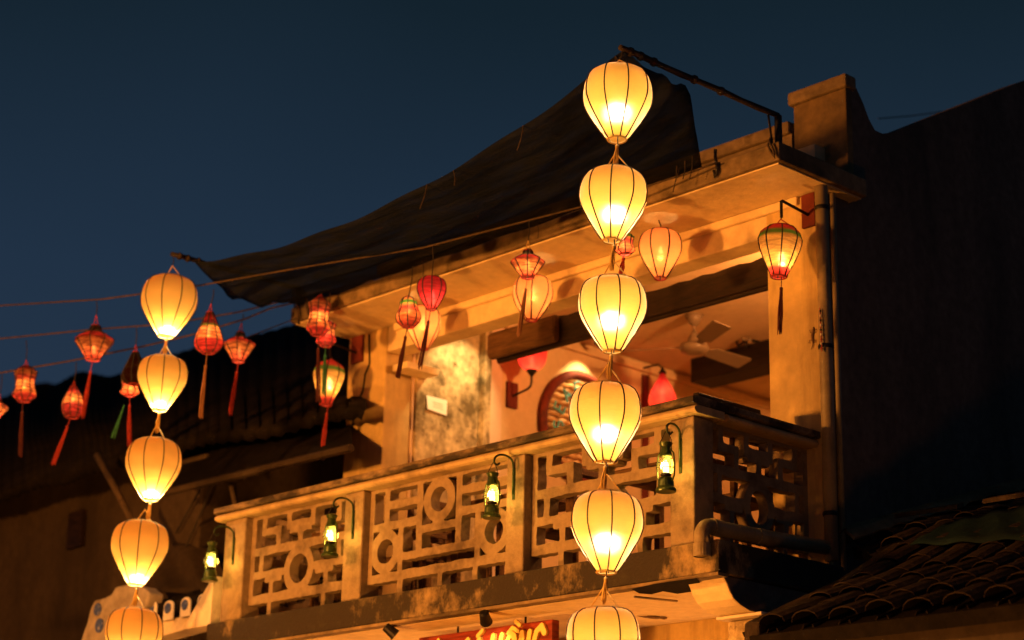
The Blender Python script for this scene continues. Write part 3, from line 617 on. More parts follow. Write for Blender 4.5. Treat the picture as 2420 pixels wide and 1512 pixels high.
BOWL = [(0.80, 0), (0.96, -0.18), (1.0, -0.42), (0.95, -0.75), (0.78, -1.10), (0.45, -1.36), (0.25, -1.42)]
TEAR = [(0.10, 0), (0.22, -0.22), (0.48, -0.72), (0.78, -1.30), (0.97, -1.85), (1.0, -2.15), (0.86, -2.60), (0.55, -2.90)]
SG = 'small coloured lanterns strung on the wires'
def small(x, yt, yb, wpx, prof, shade, Y, label, tas=None, tmat='redcord', hk=None, power=1.0, bt=0.62, name='thread_lantern', group=SG, ribs=8, strings=True, hm='redcord', sb_=0.0, extra=None, spin=0.0, bulb_r=0.014):
    p = onY(x, yt, Y); s = mpp(p); R = wpx*s/2
    # fit the height of the outline
    zh = (yb-yt)*s*1.03; k = zh/(R*-prof[-1][1]); pf = [(r, z*k) for r, z in prof]; KEEP.append(pf)
    return lantern(name, p, R, pf, shade, label, group, power=power, ribs=ribs, rib_r=0.0052, bulb_t=bt, spin=spin,
                   tassel=onY(*tas, Y) if tas else None, tmat=tmat, hang=onY(*hk, Y) if hk else None, hang_mat=hm, strings=strings, lcol=(1.0, 0.60, 0.24), sidebulb=sb_, bulb_r=bulb_r)
KEEP = []
small(62, 866, 948, 56, HOUR, 't_redorange', YB(62), 'hourglass lantern in red and orange threads, leftmost complete one on the wires', (48, 1075), 'darkcord', (62, 804), bt=0.55)
small(-2, 946, 985, 50, DIAMOND, 't_redorange', YB(0), 'small red lantern cut off by the left picture edge', None, hk=(5, 884))
small(226, 770, 851, 92, DIAMOND, 't_diamond', YA(226), 'wide red diamond lantern hanging left of the topmost left yellow lantern', (195, 985), 'redcord', (228, 712), bt=0.70)
small(174, 915, 986, 50, EGG, 't_redband', YB(174), 'small red egg lantern below and left of the wide diamond lantern', (126, 1095), 'redcord', (180, 856), bt=0.42)
small(320, 832, 908, 60, DROP, 't_dark', YB(320)-0.35, 'dark unlit drop lantern overlapping a yellow lantern', None, hk=(322, 772), power=0)
l5 = small(310, 890, 935, 46, HOUR, 't_pinkgreen', YB(300)-0.15, 'small red lantern half hidden below the dark drop lantern, with green and red tassels', (306, 1050), 'redcord', (318, 880), bt=0.5)
a_ = onY(300, 937, YB(300)-0.15); b_ = onY(268, 1032, YB(300)-0.15); mb = MB()
for k in range(10): mb.tube([a_.lerp(b_, 0.2), b_ + Vector((random.uniform(-.02, .02), random.uniform(-.02, .02), random.uniform(-.02, .02)))], 0.004, 4)
mb.build('tassel', M['greencord'], l5)['label'] = 'green tassel'
small(496, 738, 834, 68, DROP, 't_drop', YA(500), 'lit drop lantern in orange and red hanging right of the topmost left yellow lantern', (474, 985), 'tancord', (505, 684), bt=0.52)
small(568, 786, 856, 76, DIAMOND, 't_diamond', YB(568), 'orange diamond lantern nearest the dark roof, left of the canopy corner', (544, 975), 'redcord', (575, 742), bt=0.66)
small(757, 703, 792, 56, HOUR, 't_redorange', 0.45, 'hourglass lantern in red and orange at the left canopy corner, front one of two', (752, 950), 'darkcord', (760, 690), bt=0.52, strings=True)
small(772, 758, 818, 48, HOUR, 't_redband', 0.72, 'smaller hourglass lantern just behind another at the left canopy corner', (765, 930), 'greencord', (775, 738), bt=0.5)
small(780, 857, 957, 76, PEAR, 't_gyr', 0.85, 'green, yellow and red lantern hanging beside the left column', (762, 1058), 'redcord', (783, 842), bt=0.48, hm='redcord', group='bracket lanterns at the two columns', power=1.5, bulb_r=0.022)
small(965, 703, 773, 58, GOURD, 't_pinkgreen', 0.1, 'bumpy gourd shaped lantern left of the crimson balloon lantern', (940, 890), 'darkcord', (975, 628), bt=0.35, strings=False)
small(1020, 658, 733, 68, BALLOON, 't_red', 0.02, 'small crimson balloon lantern under the top wire', (992, 868), 'darkcord', (1022, 582), bt=0.60, strings=False, ribs=9, sb_=0.02)
small(1247, 592, 657, 80, DIAMOND, 't_diamond', 0.25, 'pale orange diamond lantern above a peach balloon lantern', (1226, 790), 'tancord', (1249, 522), bt=0.52, hm='cord')
small(1475, 552, 602, 46, HOUR, 't_pinkgreen', 0.3, 'tiny red lantern peeking out behind the second yellow lantern', (1466, 650), 'redcord', (1478, 455), bt=0.6)
small(1844, 537, 657, 102, PEAR, 't_gyr', 0.93, 'green, yellow and red lantern hanging from the bracket on the right column', (1842, 786), 'darkcord', (1846, 505), bt=0.62, hm='redcord', group='bracket lanterns at the two columns', power=1.8, bulb_r=0.022)
PG = 'peach silk balloon lanterns under the canopy'
small(1002, 727, 826, 82, BALLOON, 'peach', 0.9, 'peach balloon lantern behind the crimson one near the left column', None, hk=(1004, 690), power=2.3, bt=0.35, name='silk_lantern', group=PG, ribs=7, strings=False, spin=0.3)
small(1260, 656, 758, 95, BALLOON, 'peach', 0.9, 'peach balloon lantern right below the pale diamond lantern', None, hk=(1262, 628), power=2.3, bt=0.34, name='silk_lantern', group=PG, ribs=7, strings=False, spin=0.1)
small(1560, 549, 662, 101, BALLOON, 'peach', 0.9, 'peach balloon lantern right of the big yellow chain', None, hk=(1556, 520), power=2.3, bt=0.42, name='silk_lantern', group=PG, ribs=7, strings=False, spin=0.5)

# --- brackets with red plates on the columns
def bracket(x0, x1, z0, z1, label, dx):
    t_ = thing('lantern_bracket', ((x0+x1)/2, D, z0), label, 'bracket', 'red plates with iron arms on the columns'); xm = (x0+x1)/2
    MB().box((x0, D-0.028, z0), (x1, D-0.001, z1)).build('plate', M['redpaint'], t_, bevel=0.004)
    zz = z0 + (z1-z0)*0.36
    MB().tube([(xm, D-0.028, zz), (xm+dx, 0.94, zz+0.025), (xm+dx, 0.93, zz+0.02), (xm+dx, 0.93, zz-0.10)], 0.011, 8).build('arm', M['iron'], t_)
bracket(-0.262, -0.145, 2.41, 2.655, 'red plate with iron arm on the right column', 0.0)
bracket(-5.275, -5.12, 2.41, 2.655, 'red plate with iron arm on the left column', 0.0)

# ------------------------------------------------------------------ storm lanterns on hooks
KG, HG = 'green storm lanterns along the balcony railing', 'iron hooks holding the storm lanterns'
def storm(px_, py_, postx, lab, hlab):
    Yl = -0.15; p = onY(px_, py_, Yl); s = 1.0
    base = Vector((p.x, Yl, p.z-0.19))
    t_ = thing('storm_lantern', base, lab, 'lantern', KG)
    def P(pr_, nm, m_, cap=True, n=20): return MB().lathe(pr_, n, cap=cap).build(nm, M[m_], t_, local=True, smooth=False)
    P([(0.062, 0.0), (0.066, 0.008), (0.064, 0.02), (0.052, 0.034), (0.05, 0.07), (0.044, 0.088), (0.028, 0.096)], 'tank', 'green')
    P([(0.028, 0.096), (0.034, 0.104), (0.034, 0.114), (0.02, 0.122)], 'burner', 'iron')
    MB().lathe([(0.034, 0.114), (0.052, 0.136), (0.058, 0.160), (0.050, 0.19), (0.034, 0.215), (0.031, 0.228)], 20).build('glass_globe', M['glass'], t_, local=True, smooth=True)
    P([(0.034, 0.226), (0.040, 0.232), (0.036, 0.25), (0.030, 0.285), (0.034, 0.29), (0.042, 0.305), (0.044, 0.313), (0.020, 0.325)], 'chimney', 'green')
    for sx in (-1, 1):
        MB().tube([(sx*0.050, 0, 0.06), (sx*0.070, 0, 0.10), (sx*0.073, 0, 0.17), (sx*0.064, 0, 0.24), (sx*0.036, 0, 0.27)], 0.006, 8).build('side_tube', M['green'], t_, local=True, smooth=True)
    for zz in (0.15, 0.18): ring_mb(0.060, zz, 0.0022, 20).build('guard_wire', M['green'], t_, local=True)
    top = Vector((0, 0.01, 0.40)); mb = MB()
    mb.tube([(-0.05, 0, 0.25), (-0.045, 0, 0.33), (-0.01, 0.005, 0.385), (0.0, 0.01, 0.40), (0.012, 0.005, 0.385), (0.045, 0, 0.33), (0.05, 0, 0.25)], 0.0028, 6)
    mb.build('bail', M['iron'], t_, local=True, smooth=True)
    MB().lathe([(0.004, 0.125), (0.017, 0.128), (0.020, 0.145), (0.018, 0.165), (0.014, 0.188), (0.006, 0.2)], 14, cap=True).build('mantle', M['flame'], t_, local=True, smooth=True)
    light('storm_lantern_light', base + Vector((0.012, 0.031, 0.165)), 5.5, (1.0, 0.56, 0.14), 0.008, t_)
    h = thing('lantern_hook', (postx, 0.04, 0.45), hlab, 'hook', HG); tx = base + top; X = postx; path = []
    path += [(X, 0.036, tx.z-0.20), (X, 0.034, tx.z-0.02)]
    cy, cz, rr = (0.034+tx.y)/2, tx.z+0.005, (0.034-tx.y)/2
    for k in range(1, 12):
        a = PI*k/11; path.append((X+(tx.x-X)*k/11, cy+rr*math.cos(a), cz+0.055*math.sin(a)))
    path += [(tx.x, tx.y+0.004, tx.z-0.012), (tx.x, tx.y+0.03, tx.z-0.022), (tx.x, tx.y+0.05, tx.z-0.005)]
    MB().tube(path, 0.0078, 8).build('hook', M['hook'], h, smooth=True)
    MB().box((X-0.012, 0.038, tx.z-0.24), (X+0.012, 0.045, tx.z-0.02)).build('back_strip', M['hook'], h)
storm(1573, 1092, -0.345, 'green storm lantern hooked on the corner post, nearest the right chain', 'hook on the corner post of the railing')
storm(1163, 1160, -1.885, 'green storm lantern in front of the ring fretwork, second from the corner', 'hook on the second railing post from the corner')
storm(782, 1256, -3.64, 'green storm lantern at the post left of the ring fretwork panel', 'hook on the railing post left of the middle panel')
storm(499, 1318, -5.17, 'green storm lantern outside the left end of the railing', 'hook on the far left end post of the railing')

# ------------------------------------------------------------------ ceiling fan
fc = onZ(1640, 822, 2.73); fan = thing('ceiling_fan', (fc.x, fc.y, 2.66), 'three bladed pale ceiling fan in the upper room', 'fan')
MB().lathe([(0.02, 0.31), (0.085, 0.308), (0.06, 0.25), (0.015, 0.20)], 20, (fc.x, fc.y, 2.73), cap=True).build('canopy', M['fan'], fan, smooth=True)
MB().tube([(fc.x, fc.y, 2.95), (fc.x, fc.y, 2.80)], 0.014, 8).build('rod', M['fan'], fan)
MB().lathe([(0.015, 0.17), (0.05, 0.10), (0.07, 0.05), (0.075, 0.045)], 20, (fc.x, fc.y, 2.73), cap=True).build('cup', M['fan'], fan, smooth=True)
MB().lathe([(0.05, 0.05), (0.12, 0.035), (0.135, 0.0), (0.12, -0.035), (0.07, -0.05), (0.06, -0.052)], 28, (fc.x, fc.y, 2.73), cap=True).build('motor', M['fan'], fan, smooth=True)
b0 = onZ(1722, 752, 2.745)-fc; an0 = math.atan2(b0.y, b0.x)
for k in range(3):
    a = an0 + k*2*PI/3; d_ = Vector((math.cos(a), math.sin(a), 0)); s_ = Vector((-math.sin(a), math.cos(a), 0)); up = Vector((0, 0, 1)); c = fc
    mb = MB(); rr = [(0.13, 0.025), (0.20, 0.03), (0.24, 0.07), (0.45, 0.075), (0.70, 0.085), (0.72, 0.075)]
    for z in (0.006, -0.002):
        pass
    topv = [c + d_*r + s_*wd + up*(0.012-wd*0.3) for r, wd in rr]; botv = [c + d_*r - s_*wd + up*(0.012+wd*0.3) for r, wd in rr]
    mb.grid([topv, botv]).build('blade', M['fan'], fan, thick=0.008)

# ------------------------------------------------------------------ things on the room wall
XW = -4.80
# woven round basket sign with cyan lettering
bc = Vector((XW+0.05, 3.58, 2.20)); BR = 0.50
bs = thing('basket_sign', (XW, bc.y, bc.z-BR), 'round woven basket hung on the wall with blue SEAFOOD lettering', 'sign')
ringp = [(XW+0.045, bc.y+BR*math.cos(2*PI*k/48), bc.z+BR*math.sin(2*PI*k/48)) for k in range(49)]
MB().tube(ringp, 0.045, 10, cap=False).build('rim', M['redpaint'], bs, smooth=True)
for k in range(-7, 8):
    z = bc.z + k*0.06; hw = math.sqrt(max(0, 0.46**2-(k*0.06)**2)); pth = []
    for q in range(25):
        y = bc.y-hw+2*hw*q/24; rr = math.hypot(y-bc.y, z-bc.z)
        pth.append((XW+0.03+0.02*(1-(rr/0.46)**2)+0.006*math.sin(q*PI/2+k*PI), y, z+0.013*abs(math.sin(q*PI/4))))
    MB().tube(pth, 0.027, 6).build('cane', M['weave'], bs, smooth=True)
STROKES = {'S': [[(0.85,0.85),(0.5,1),(0.15,0.85),(0.2,0.6),(0.8,0.4),(0.85,0.15),(0.5,0),(0.12,0.15)]], 'E': [[(0.85,1),(0.15,1),(0.15,0),(0.85,0)],[(0.15,0.5),(0.7,0.5)]],
           'A': [[(0.05,0),(0.5,1),(0.95,0)],[(0.25,0.38),(0.75,0.38)]], 'F': [[(0.85,1),(0.15,1),(0.15,0)],[(0.15,0.52),(0.7,0.52)]],
           'O': [[(0.5+0.42*math.cos(2*PI*k/12), 0.5+0.5*math.sin(2*PI*k/12)) for k in range(13)]], 'D': [[(0.15,0),(0.15,1),(0.5,0.95),(0.85,0.7),(0.85,0.3),(0.5,0.05),(0.15,0)]],
           'C': [[(0.9,0.84),(0.6,1),(0.3,0.9),(0.1,0.55),(0.2,0.15),(0.5,0),(0.88,0.15)]], 'H': [[(0.12,1),(0.12,0)],[(0.88,1),(0.88,0)],[(0.12,0.5),(0.88,0.55)]],
           'N': [[(0.12,0),(0.12,1),(0.85,0),(0.88,1)]], 'G': [[(0.92,0.82),(0.6,1),(0.25,0.88),(0.08,0.5),(0.22,0.12),(0.6,0),(0.9,0.15),(0.9,0.45),(0.55,0.45)]]}
for k, ch in enumerate('SEAFOOD'):
    a = math.radians(188 - k*27); cy, cz = bc.y+0.36*math.cos(a), bc.z+0.36*math.sin(a); rot = a-PI/2; h = 0.125
    for st in STROKES[ch]:
        pth = []
        for (u, v) in st:
            lx, ly = (u-0.5)*h*0.8, (v-0.5)*h
            pth.append((XW+0.098, cy+lx*math.cos(rot)-ly*math.sin(rot), cz+lx*math.sin(rot)+ly*math.cos(rot)))
        MB().tube(pth, 0.011, 6).build('letter', M['cyan'], bs)
# red lamp on a bracket
rl = thing('red_wall_lamp', (XW, 2.71, 2.23), 'red silk lamp standing on a bent iron wall bracket', 'lamp')
MB().box((XW+0.001, 2.645, 2.22), (XW+0.03, 2.775, 2.46)).build('plate', M['redpaint'], rl, bevel=0.004)
MB().tube([(XW+0.03, 2.71, 2.33), (XW+0.22, 2.71, 2.36), (XW+0.26, 2.71, 2.38), (XW+0.27, 2.71, 2.42), (XW+0.27, 2.71, 2.475)], 0.011, 8).build('arm', M['iron'], rl)
MB().lathe([(0.012, 0), (0.05, 0.05), (0.052, 0.058), (0.01, 0.06)], 16, (XW+0.27, 2.71, 2.47), cap=True).build('cup', M['iron'], rl)
sh = shade_mb([(r/0.14, (z-2.825)/0.14) for r, z in [(0.035, 2.528), (0.085, 2.545), (0.118, 2.585), (0.138, 2.65), (0.142, 2.71), (0.13, 2.77), (0.09, 2.82), (0.05, 2.84)]], 0.14, 9); sh.v = [(x+XW+0.27, y+2.71, z+2.825) for x, y, z in sh.v]; sh.build('silk_shade', M['red'], rl, smooth=True)
MB().lathe([(0.004, 0.02), (0.016, 0.0), (0.014, -0.03), (0.006, -0.05)], 10, (XW+0.27, 2.71, 2.64), cap=True).build('bulb', M['bulb'], rl)
light('red_lamp_light', (XW+0.27, 2.71, 2.575), 1.3, (1.0, 0.5, 0.2), 0.03, rl)
# red drop lamp
dl = onX(1565, 915, -4.5); rd = thing('red_drop_lamp', (dl.x, dl.y, dl.z-0.2), 'red silk drop lamp with black cap near the corner post', 'lamp')
sh = shade_mb(TEAR, 0.135, 8); sh.v = [(x+dl.x, y+dl.y, z+dl.z+0.15) for x, y, z in sh.v]; sh.build('silk_shade', M['red'], rd, smooth=True)
MB().lathe([(0.01, 0.05), (0.016, 0.03), (0.042, -0.012), (0.01, -0.016)], 14, (dl.x, dl.y, dl.z+0.15), cap=True).build('cap', M['iron'], rd)
MB().tube([(dl.x, dl.y, dl.z+0.19), (dl.x-0.05, dl.y, dl.z+0.24), (XW+0.01, dl.y, dl.z+0.24)], 0.009, 6).build('arm', M['iron'], rd)
MB().lathe([(0.004, 0.03), (0.018, 0.0), (0.016, -0.04), (0.006, -0.06)], 10, (dl.x, dl.y, dl.z-0.04), cap=True).build('bulb', M['bulb'], rd)
light('red_drop_light', (dl.x, dl.y, dl.z-0.13), 1.3, (1.0, 0.5, 0.2), 0.03, rd)
# paper notice
pn = thing('paper_notice', (-4.77, 1.83, 2.0), 'white paper notice stuck on the mottled pier beside the left column', 'notice')
a_, b_, c_, d2 = (onX(1008, 934, -4.768), onX(1056, 946, -4.768), onX(1055, 982, -4.766), onX(1010, 966, -4.755))
MB().grid([[a_, b_], [d2, c_]]).build('sheet', M['paper'], pn, thick=0.003)
for q in (0.35, 0.52, 0.69):
    p0 = a_.lerp(d2, q).lerp(b_.lerp(c_, q), 0.28); p1 = a_.lerp(d2, q).lerp(b_.lerp(c_, q), 0.8)
    MB().tube([p0+Vector((0.004, 0, 0)), p1+Vector((0.004, 0, 0))], 0.0017, 4).build('text_line', M['ink'], pn)
# spot lamps: one washing the pier, one above the basket
def spot_lamp(loc, target, power, label, size=1.1, colr=(1.0, 0.62, 0.24), group='small black spot lamps', drop=0.0, stem=None):
    t_ = thing('spot_lamp', loc, label, 'lamp', group); loc = Vector(loc); d_ = (Vector(target)-loc).normalized()
    MB().tube([loc - d_*0.10, loc - d_*0.095, loc - d_*0.02, loc], [0.02, 0.032, 0.04, 0.045], 14).build('housing', M['iron'], t_, smooth=False)
    if stem: MB().tube([loc - d_*0.07, stem], 0.009, 6).build('stem', M['iron'], t_)
    light('spot_light', loc + d_*0.012, power, colr, 0.03, t_, spot=size, target=target, blend=0.6)
spot_lamp((-4.20, 2.02, 2.86), (-4.80, 2.04, 2.25), 68, 'black spot lamp on the room ceiling lighting the mottled pier', 1.25, (1.0, 0.66, 0.27), stem=(-4.20, 2.02, 3.04))
spot_lamp((-4.55, 3.58, 2.96), (-4.80, 3.58, 2.45), 58, 'black spot lamp above the woven basket sign', 1.5, stem=(-4.55, 3.58, 3.04))
cl = thing('hidden_ceiling_lamp', (-0.95, 2.9, 2.7), 'round glass ceiling lamp added out of sight behind the right column', 'lamp')  # added for the general glow of the upper room
MB().lathe([(0.02, 0.1), (0.07, 0.09), (0.1, 0.02), (0.09, -0.06), (0.04, -0.1)], 20, (-0.95, 2.9, 2.82), cap=True).build('globe', M['bulb'], cl, smooth=True)
MB().tube([(-0.95, 2.9, 2.92), (-0.95, 2.9, 3.04)], 0.02, 8).build('stem', M['iron'], cl)
light('hidden_ceiling_light', (-0.95, 2.9, 2.60), 420, (1.0, 0.38, 0.10), 0.09, cl)
sl = onZ(1765, 800, 3.03); s2 = thing('ceiling_spot', sl, 'small bent ceiling spot fitting with a shiny shade right of the fan', 'lamp')
MB().tube([sl+Vector((-0.13, 0, -0.0)), sl+Vector((-0.11, 0, -0.05)), sl+Vector((-0.02, 0, -0.02)), sl+Vector((0.03, 0, -0.02)), sl+Vector((0.14, 0, -0.06))], 0.013, 6).build('arm', M['iron'], s2)
MB().tube([sl+Vector((0.0, 0, 0.0)), sl+Vector((0.0, -0.02, -0.09))], 0.012, 6).build('stem', M['iron'], s2)
MB().tube([sl+Vector((-0.01, -0.05, -0.015)), sl+Vector((0.08, -0.05, -0.04))], 0.017, 8).build('shade', M['fan'], s2)

pq = [onZ(x, y, -0.2362) for x, y in ((1492, 1392), (1540, 1381), (1588, 1373), (1646, 1366), (1654, 1376), (1632, 1388), (1640, 1397), (1600, 1403), (1566, 1397), (1540, 1404), (1510, 1402))]
MB().prism(pq, (0, 0, 0.001)).build('peeled_patch', M['roof'], H)
# geckos
def gecko(p, up, nrm, L_, label):
    up = Vector(up).normalized(); nrm = Vector(nrm).normalized(); sd = up.cross(nrm); p = Vector(p)+nrm*0.008; mb = MB()
    pth = [(0.5, 0), (0.40, 0.01), (0.28, 0.0), (0.12, -0.03), (-0.05, 0.0), (-0.2, 0.05), (-0.36, 0.03), (-0.5, -0.05)]; rr = [0.02, 0.055, 0.035, 0.06, 0.05, 0.026, 0.016, 0.005]
    mb.tube([p+up*(a*L_)+sd*(b*L_) for a, b in pth], [r*L_ for r in rr], 8)
    for a, s in ((0.22, 1), (0.22, -1), (-0.06, 1), (-0.06, -1)):
        q = p+up*(a*L_); e_ = q+sd*(s*0.14*L_)+up*((0.05 if a > 0 else -0.02)*L_); f_ = e_+up*(0.09*L_ if a > 0 else -0.09*L_)+sd*(s*0.03*L_)
        mb.tube([q, e_, f_], [0.02*L_, 0.016*L_, 0.014*L_], 6)
        for dx in (-0.05, 0.0, 0.05): mb.tube([f_, f_+up*((0.035 if a > 0 else -0.035)*L_)+sd*(dx*0.7*L_)], 0.007*L_, 4)
    tag(mb.build('gecko', M['gecko'], smooth=True), label, 'gecko', 'wall geckos')
gecko(onY(1921, 800, D-0.001), (0.12, 0, 1), (0, -1, 0), 0.16, 'small brown gecko clinging to the right column by the downpipe')
gecko(onZ(1540, 1455, -0.236), (0.5, 0.9, 0), (0, 0, -1), 0.22, 'small brown gecko on the soffit under the balcony')
# bead string and cable
bs_ = thing('bead_string', (-0.13, D-0.1, 1.6), 'string of red and white beads hanging in front of the downpipe', 'beads')
for k in range(9):
    p = onY(1938+k*0.35, 735+k*11, D-0.115)
    MB().lathe([(0.002, 0.011), (0.007, 0.005), (0.007, -0.005), (0.002, -0.011)], 8, p, cap=True).build('bead', M['white' if k % 2 else ('redcord' if k > 5 else 'wire')], bs_, smooth=True)
MB().tube([onY(1937, 728, D-0.115), onY(1942, 830, D-0.115)], 0.004, 5).build('thread', M['redcord'], bs_)
pts = [(872, 790), (873, 860), (862, 885), (858, 920), (845, 950), (838, 975), (832, 1010), (828, 1050)]
tag(MB().tube([onY(x, y, D-0.008) for x, y in pts], 0.008, 6).build('electric_cable', M['wire'], smooth=True), 'black cable running crookedly down the left column', 'cable')
pts = [(820, 940), (826, 960), (835, 975)]
tag(MB().tube([onY(x, y, D-0.008) for x, y in pts], 0.005, 5).build('electric_cable', M['wire']), 'short loose wire end on the left column edge', 'cable')
pts = [onX(x, y, -4.44) for x, y in ((955, 835), (945, 870), (940, 890))]
tag(MB().tube(pts, 0.006, 5).build('electric_cable', M['wire']), 'cord hanging down past the shelf by the left column', 'cable')
kp = onY(1690, 372, 0.63); rk = [kp+Vector((0, 0, 0.06)), kp, kp+Vector((0.02, -0.01, -0.06)), kp+Vector((0.025, -0.012, -0.13)), kp+Vector((0.005, -0.012, -0.15)), kp+Vector((-0.005, -0.012, -0.1))]
tag(MB().tube(rk, 0.011, 6).build('rope_end', M['wire'], smooth=True), 'dark rope end tied at the wire end on the canopy edge', 'rope')
kp = Vector((-0.03, 0.63, 2.80)); rk = [kp+Vector((-0.01, 0.0, 0.05)), kp+Vector((-0.03, -0.01, 0.0)), kp+Vector((0.0, -0.015, -0.06)), kp+Vector((0.03, -0.015, -0.11)), kp+Vector((0.02, -0.015, -0.05)), kp+Vector((-0.01, -0.015, 0.02))]
tag(MB().tube(rk, 0.009, 6).build('rope_end', M['rope'], smooth=True), 'tan rope knotted round the pole foot at the right canopy corner', 'rope')
# board leaning on the side railing
wb = tag(MB().hexa([(-0.50, 0.36, 0.948), (-0.45, 0.36, 0.948), (-0.43, 0.97, 0.948), (-0.48, 0.97, 0.948), (-0.52, 0.36, 1.09), (-0.47, 0.36, 1.09), (-0.45, 0.97, 1.085), (-0.50, 0.97, 1.085)]).build('wooden_board', M['darkwood'], bevel=0.006), 'dark wooden board standing on top of the side handrail', 'board')

# ------------------------------------------------------------------ tables and chairs glimpsed through the railing
def table(x, y, label):
    t_ = thing('wooden_table', (x, y, 0), label, 'table', 'wooden tables on the balcony')
    MB().box((x-0.45, y-0.3, 0.70), (x+0.45, y+0.3, 0.74)).build('tabletop', M['brownwood'], t_, bevel=0.006)
    for sx in (-1, 1):
        for sy in (-1, 1): MB().box((x+sx*0.4-0.025, y+sy*0.25-0.025, 0.002), (x+sx*0.4+0.025, y+sy*0.25+0.025, 0.70)).build('leg', M['brownwood'], t_)
def chair(x, y, rz, label):
    t_ = thing('wooden_chair', (x, y, 0), label, 'chair', 'wooden chairs on the balcony'); t_.rotation_euler.z = rz
    def b(a, c, nm): MB().box(a, c).build(nm, M['brownwood'], t_, local=True, bevel=0.004)
    b((-0.2, -0.2, 0.42), (0.2, 0.2, 0.46), 'seat')
    for sx in (-1, 1):
        b((sx*0.18-0.02, 0.16, 0.002), (sx*0.18+0.02, 0.2, 0.88), 'rear_leg'); b((sx*0.18-0.02, -0.2, 0.002), (sx*0.18+0.02, -0.16, 0.42), 'front_leg')
    for z in (0.58, 0.70, 0.82): b((-0.16, 0.165, z), (0.16, 0.19, z+0.05), 'back_rail')
table(-1.1, 0.85, 'wooden table behind the railing panel next to the corner'); table(-2.75, 0.85, 'wooden table behind the ring fretwork panel'); table(-4.4, 0.85, 'wooden table behind the leftmost fretwork panel')
for x, rz, lb in ((-0.62, -PI/2, 'wooden chair nearest the side railing'), (-1.75, PI/2, 'wooden chair behind the second post from the corner'), (-2.15, -PI/2, 'wooden chair at the right of the middle table'), (-3.38, PI/2, 'wooden chair at the left of the middle table'), (-3.9, -PI/2, 'wooden chair at the right of the leftmost table')):
    chair(x, 0.85, rz, lb)
ls = thing('red_cushion', (-2.75, 0.85, 0.742), 'red folded cloth on the middle balcony table', 'cloth')
MB().box((-2.86, 0.78, 0.742), (-2.70, 0.9, 0.78)).build('cloth', M['redcord'], ls, bevel=0.01)

# ------------------------------------------------------------------ shop sign under the balcony
YS = 0.30; sx0, sx1 = -3.137, -1.75
sg = thing('shop_sign', ((sx0+sx1)/2, YS, -1.0), 'red wooden sign with yellow CÁ HỒNG lettering hanging under the balcony', 'sign')
MB().box((sx0, YS, -1.0), (sx1, YS+0.07, -0.235-0.05)).build('board', M['redwood'], sg, bevel=0.006)
def sx(x): return onY(x, 1480, YS).x
def strokes_plate(name, polys, W, Hh, r, x0, z0, slant=0.18):
    def f(u, v):
        return min(sd_seg(u, v, a, b, r) for st in polys for a, b in zip(st[:-1], st[1:]))
    plate(f, W, Hh, 0.008, lambda u, v, d: (x0+u+slant*v, YS-0.022+d, z0+v), 0.0215).build(name, M['letter'], sg)
lh = 0.27; topz = -0.355
for ch, xl, xr, dz in (('C', 1097, 1122, 0.0), ('A', 1124, 1152, -0.005), ('H', 1166, 1196, 0.005), ('O', 1199, 1232, 0.0), ('N', 1234, 1262, 0.0), ('G', 1266, 1298, 0.03)):
    x0 = sx(xl); W = (sx(xr)-x0); pad = 0.03
    strokes_plate('letter', [[(pad+u*(W-0.015), pad+v*lh) for u, v in st] for st in STROKES[ch]], W+2*pad, lh+2*pad, 0.021, x0-pad-0.05, topz-lh+dz-pad)
def mark(polys, name='accent'):
    us = [p[0] for st in polys for p in st]; vs2 = [p[1] for st in polys for p in st]; x0, z0 = min(us)-0.03, min(vs2)-0.03
    strokes_plate(name, [[(u-x0, v-z0) for u, v in st] for st in polys], max(us)-x0+0.03, max(vs2)-z0+0.03, 0.014, x0, z0, 0)
a0 = sx(1138); mark([[(a0-0.02, topz+0.02), (a0+0.03, topz+0.055)]])
o0 = sx(1218); mark([[(o0-0.055, topz+0.01), (o0-0.01, topz+0.045), (o0+0.045, topz+0.015)]]); mark([[(o0+0.02, topz+0.085), (o0+0.06, topz+0.055)]])
k0 = sx(1050)
mark([[(k0-0.04, topz+0.03), (k0-0.02, topz-0.02), (k0+0.03, topz-0.08), (k0+0.1, topz-0.2)], [(k0+0.06, topz-0.01), (k0+0.02, topz-0.08), (k0-0.03, topz-0.2)]], 'crossed_sticks')
for x in (-2.75, -2.05):
    MB().tube([(x, YS+0.035, -0.236), (x, YS+0.035, -0.29)], 0.008, 6).build('hanger', M['iron'], sg)
def shop_spot(px_, py_, target, label):
    p = onY(px_, py_, 0.02); p.z = min(p.z, -0.245)
    spot_lamp(p+Vector((0, 0, -0.06)), target, 12, label, 1.2, (1.0, 0.55, 0.2), 'black spot lamps aimed at the shop sign', stem=p+Vector((0, 0.03, 0.03)))
shop_spot(1150, 1425, (-2.3, 0.3, -0.5), 'black spot lamp under the slab pointing at the shop sign lettering')
shop_spot(936, 1460, (-2.9, 0.3, -0.55), 'black spot lamp under the slab left of the shop sign')
for x, lb in ((-1.15, 'unseen round wall lamp on the shop front right of the red sign'), (-3.7, 'unseen round wall lamp on the shop front left of the red sign'), (-4.9, 'unseen round wall lamp on the shop front below the left balcony end')):
    t_ = thing('unseen_wall_lamp', (x, D+0.199, -1.5), lb, 'lamp', 'unseen wall lamps on the shop front')
    MB().tube([(x, D+0.199, -1.5), (x, D+0.15, -1.5)], 0.05, 12).build('base', M['iron'], t_)
    MB().lathe([(0.01, 0.08), (0.06, 0.045), (0.075, 0.0), (0.06, -0.045), (0.01, -0.08)], 16, (x, D+0.08, -1.5), cap=True).build('globe', M['bulb'], t_, smooth=True)
    light('unseen_wall_light', (x, D-0.06, -1.5), 9, WARM, 0.04, t_)  # added below the view to brighten the soffit
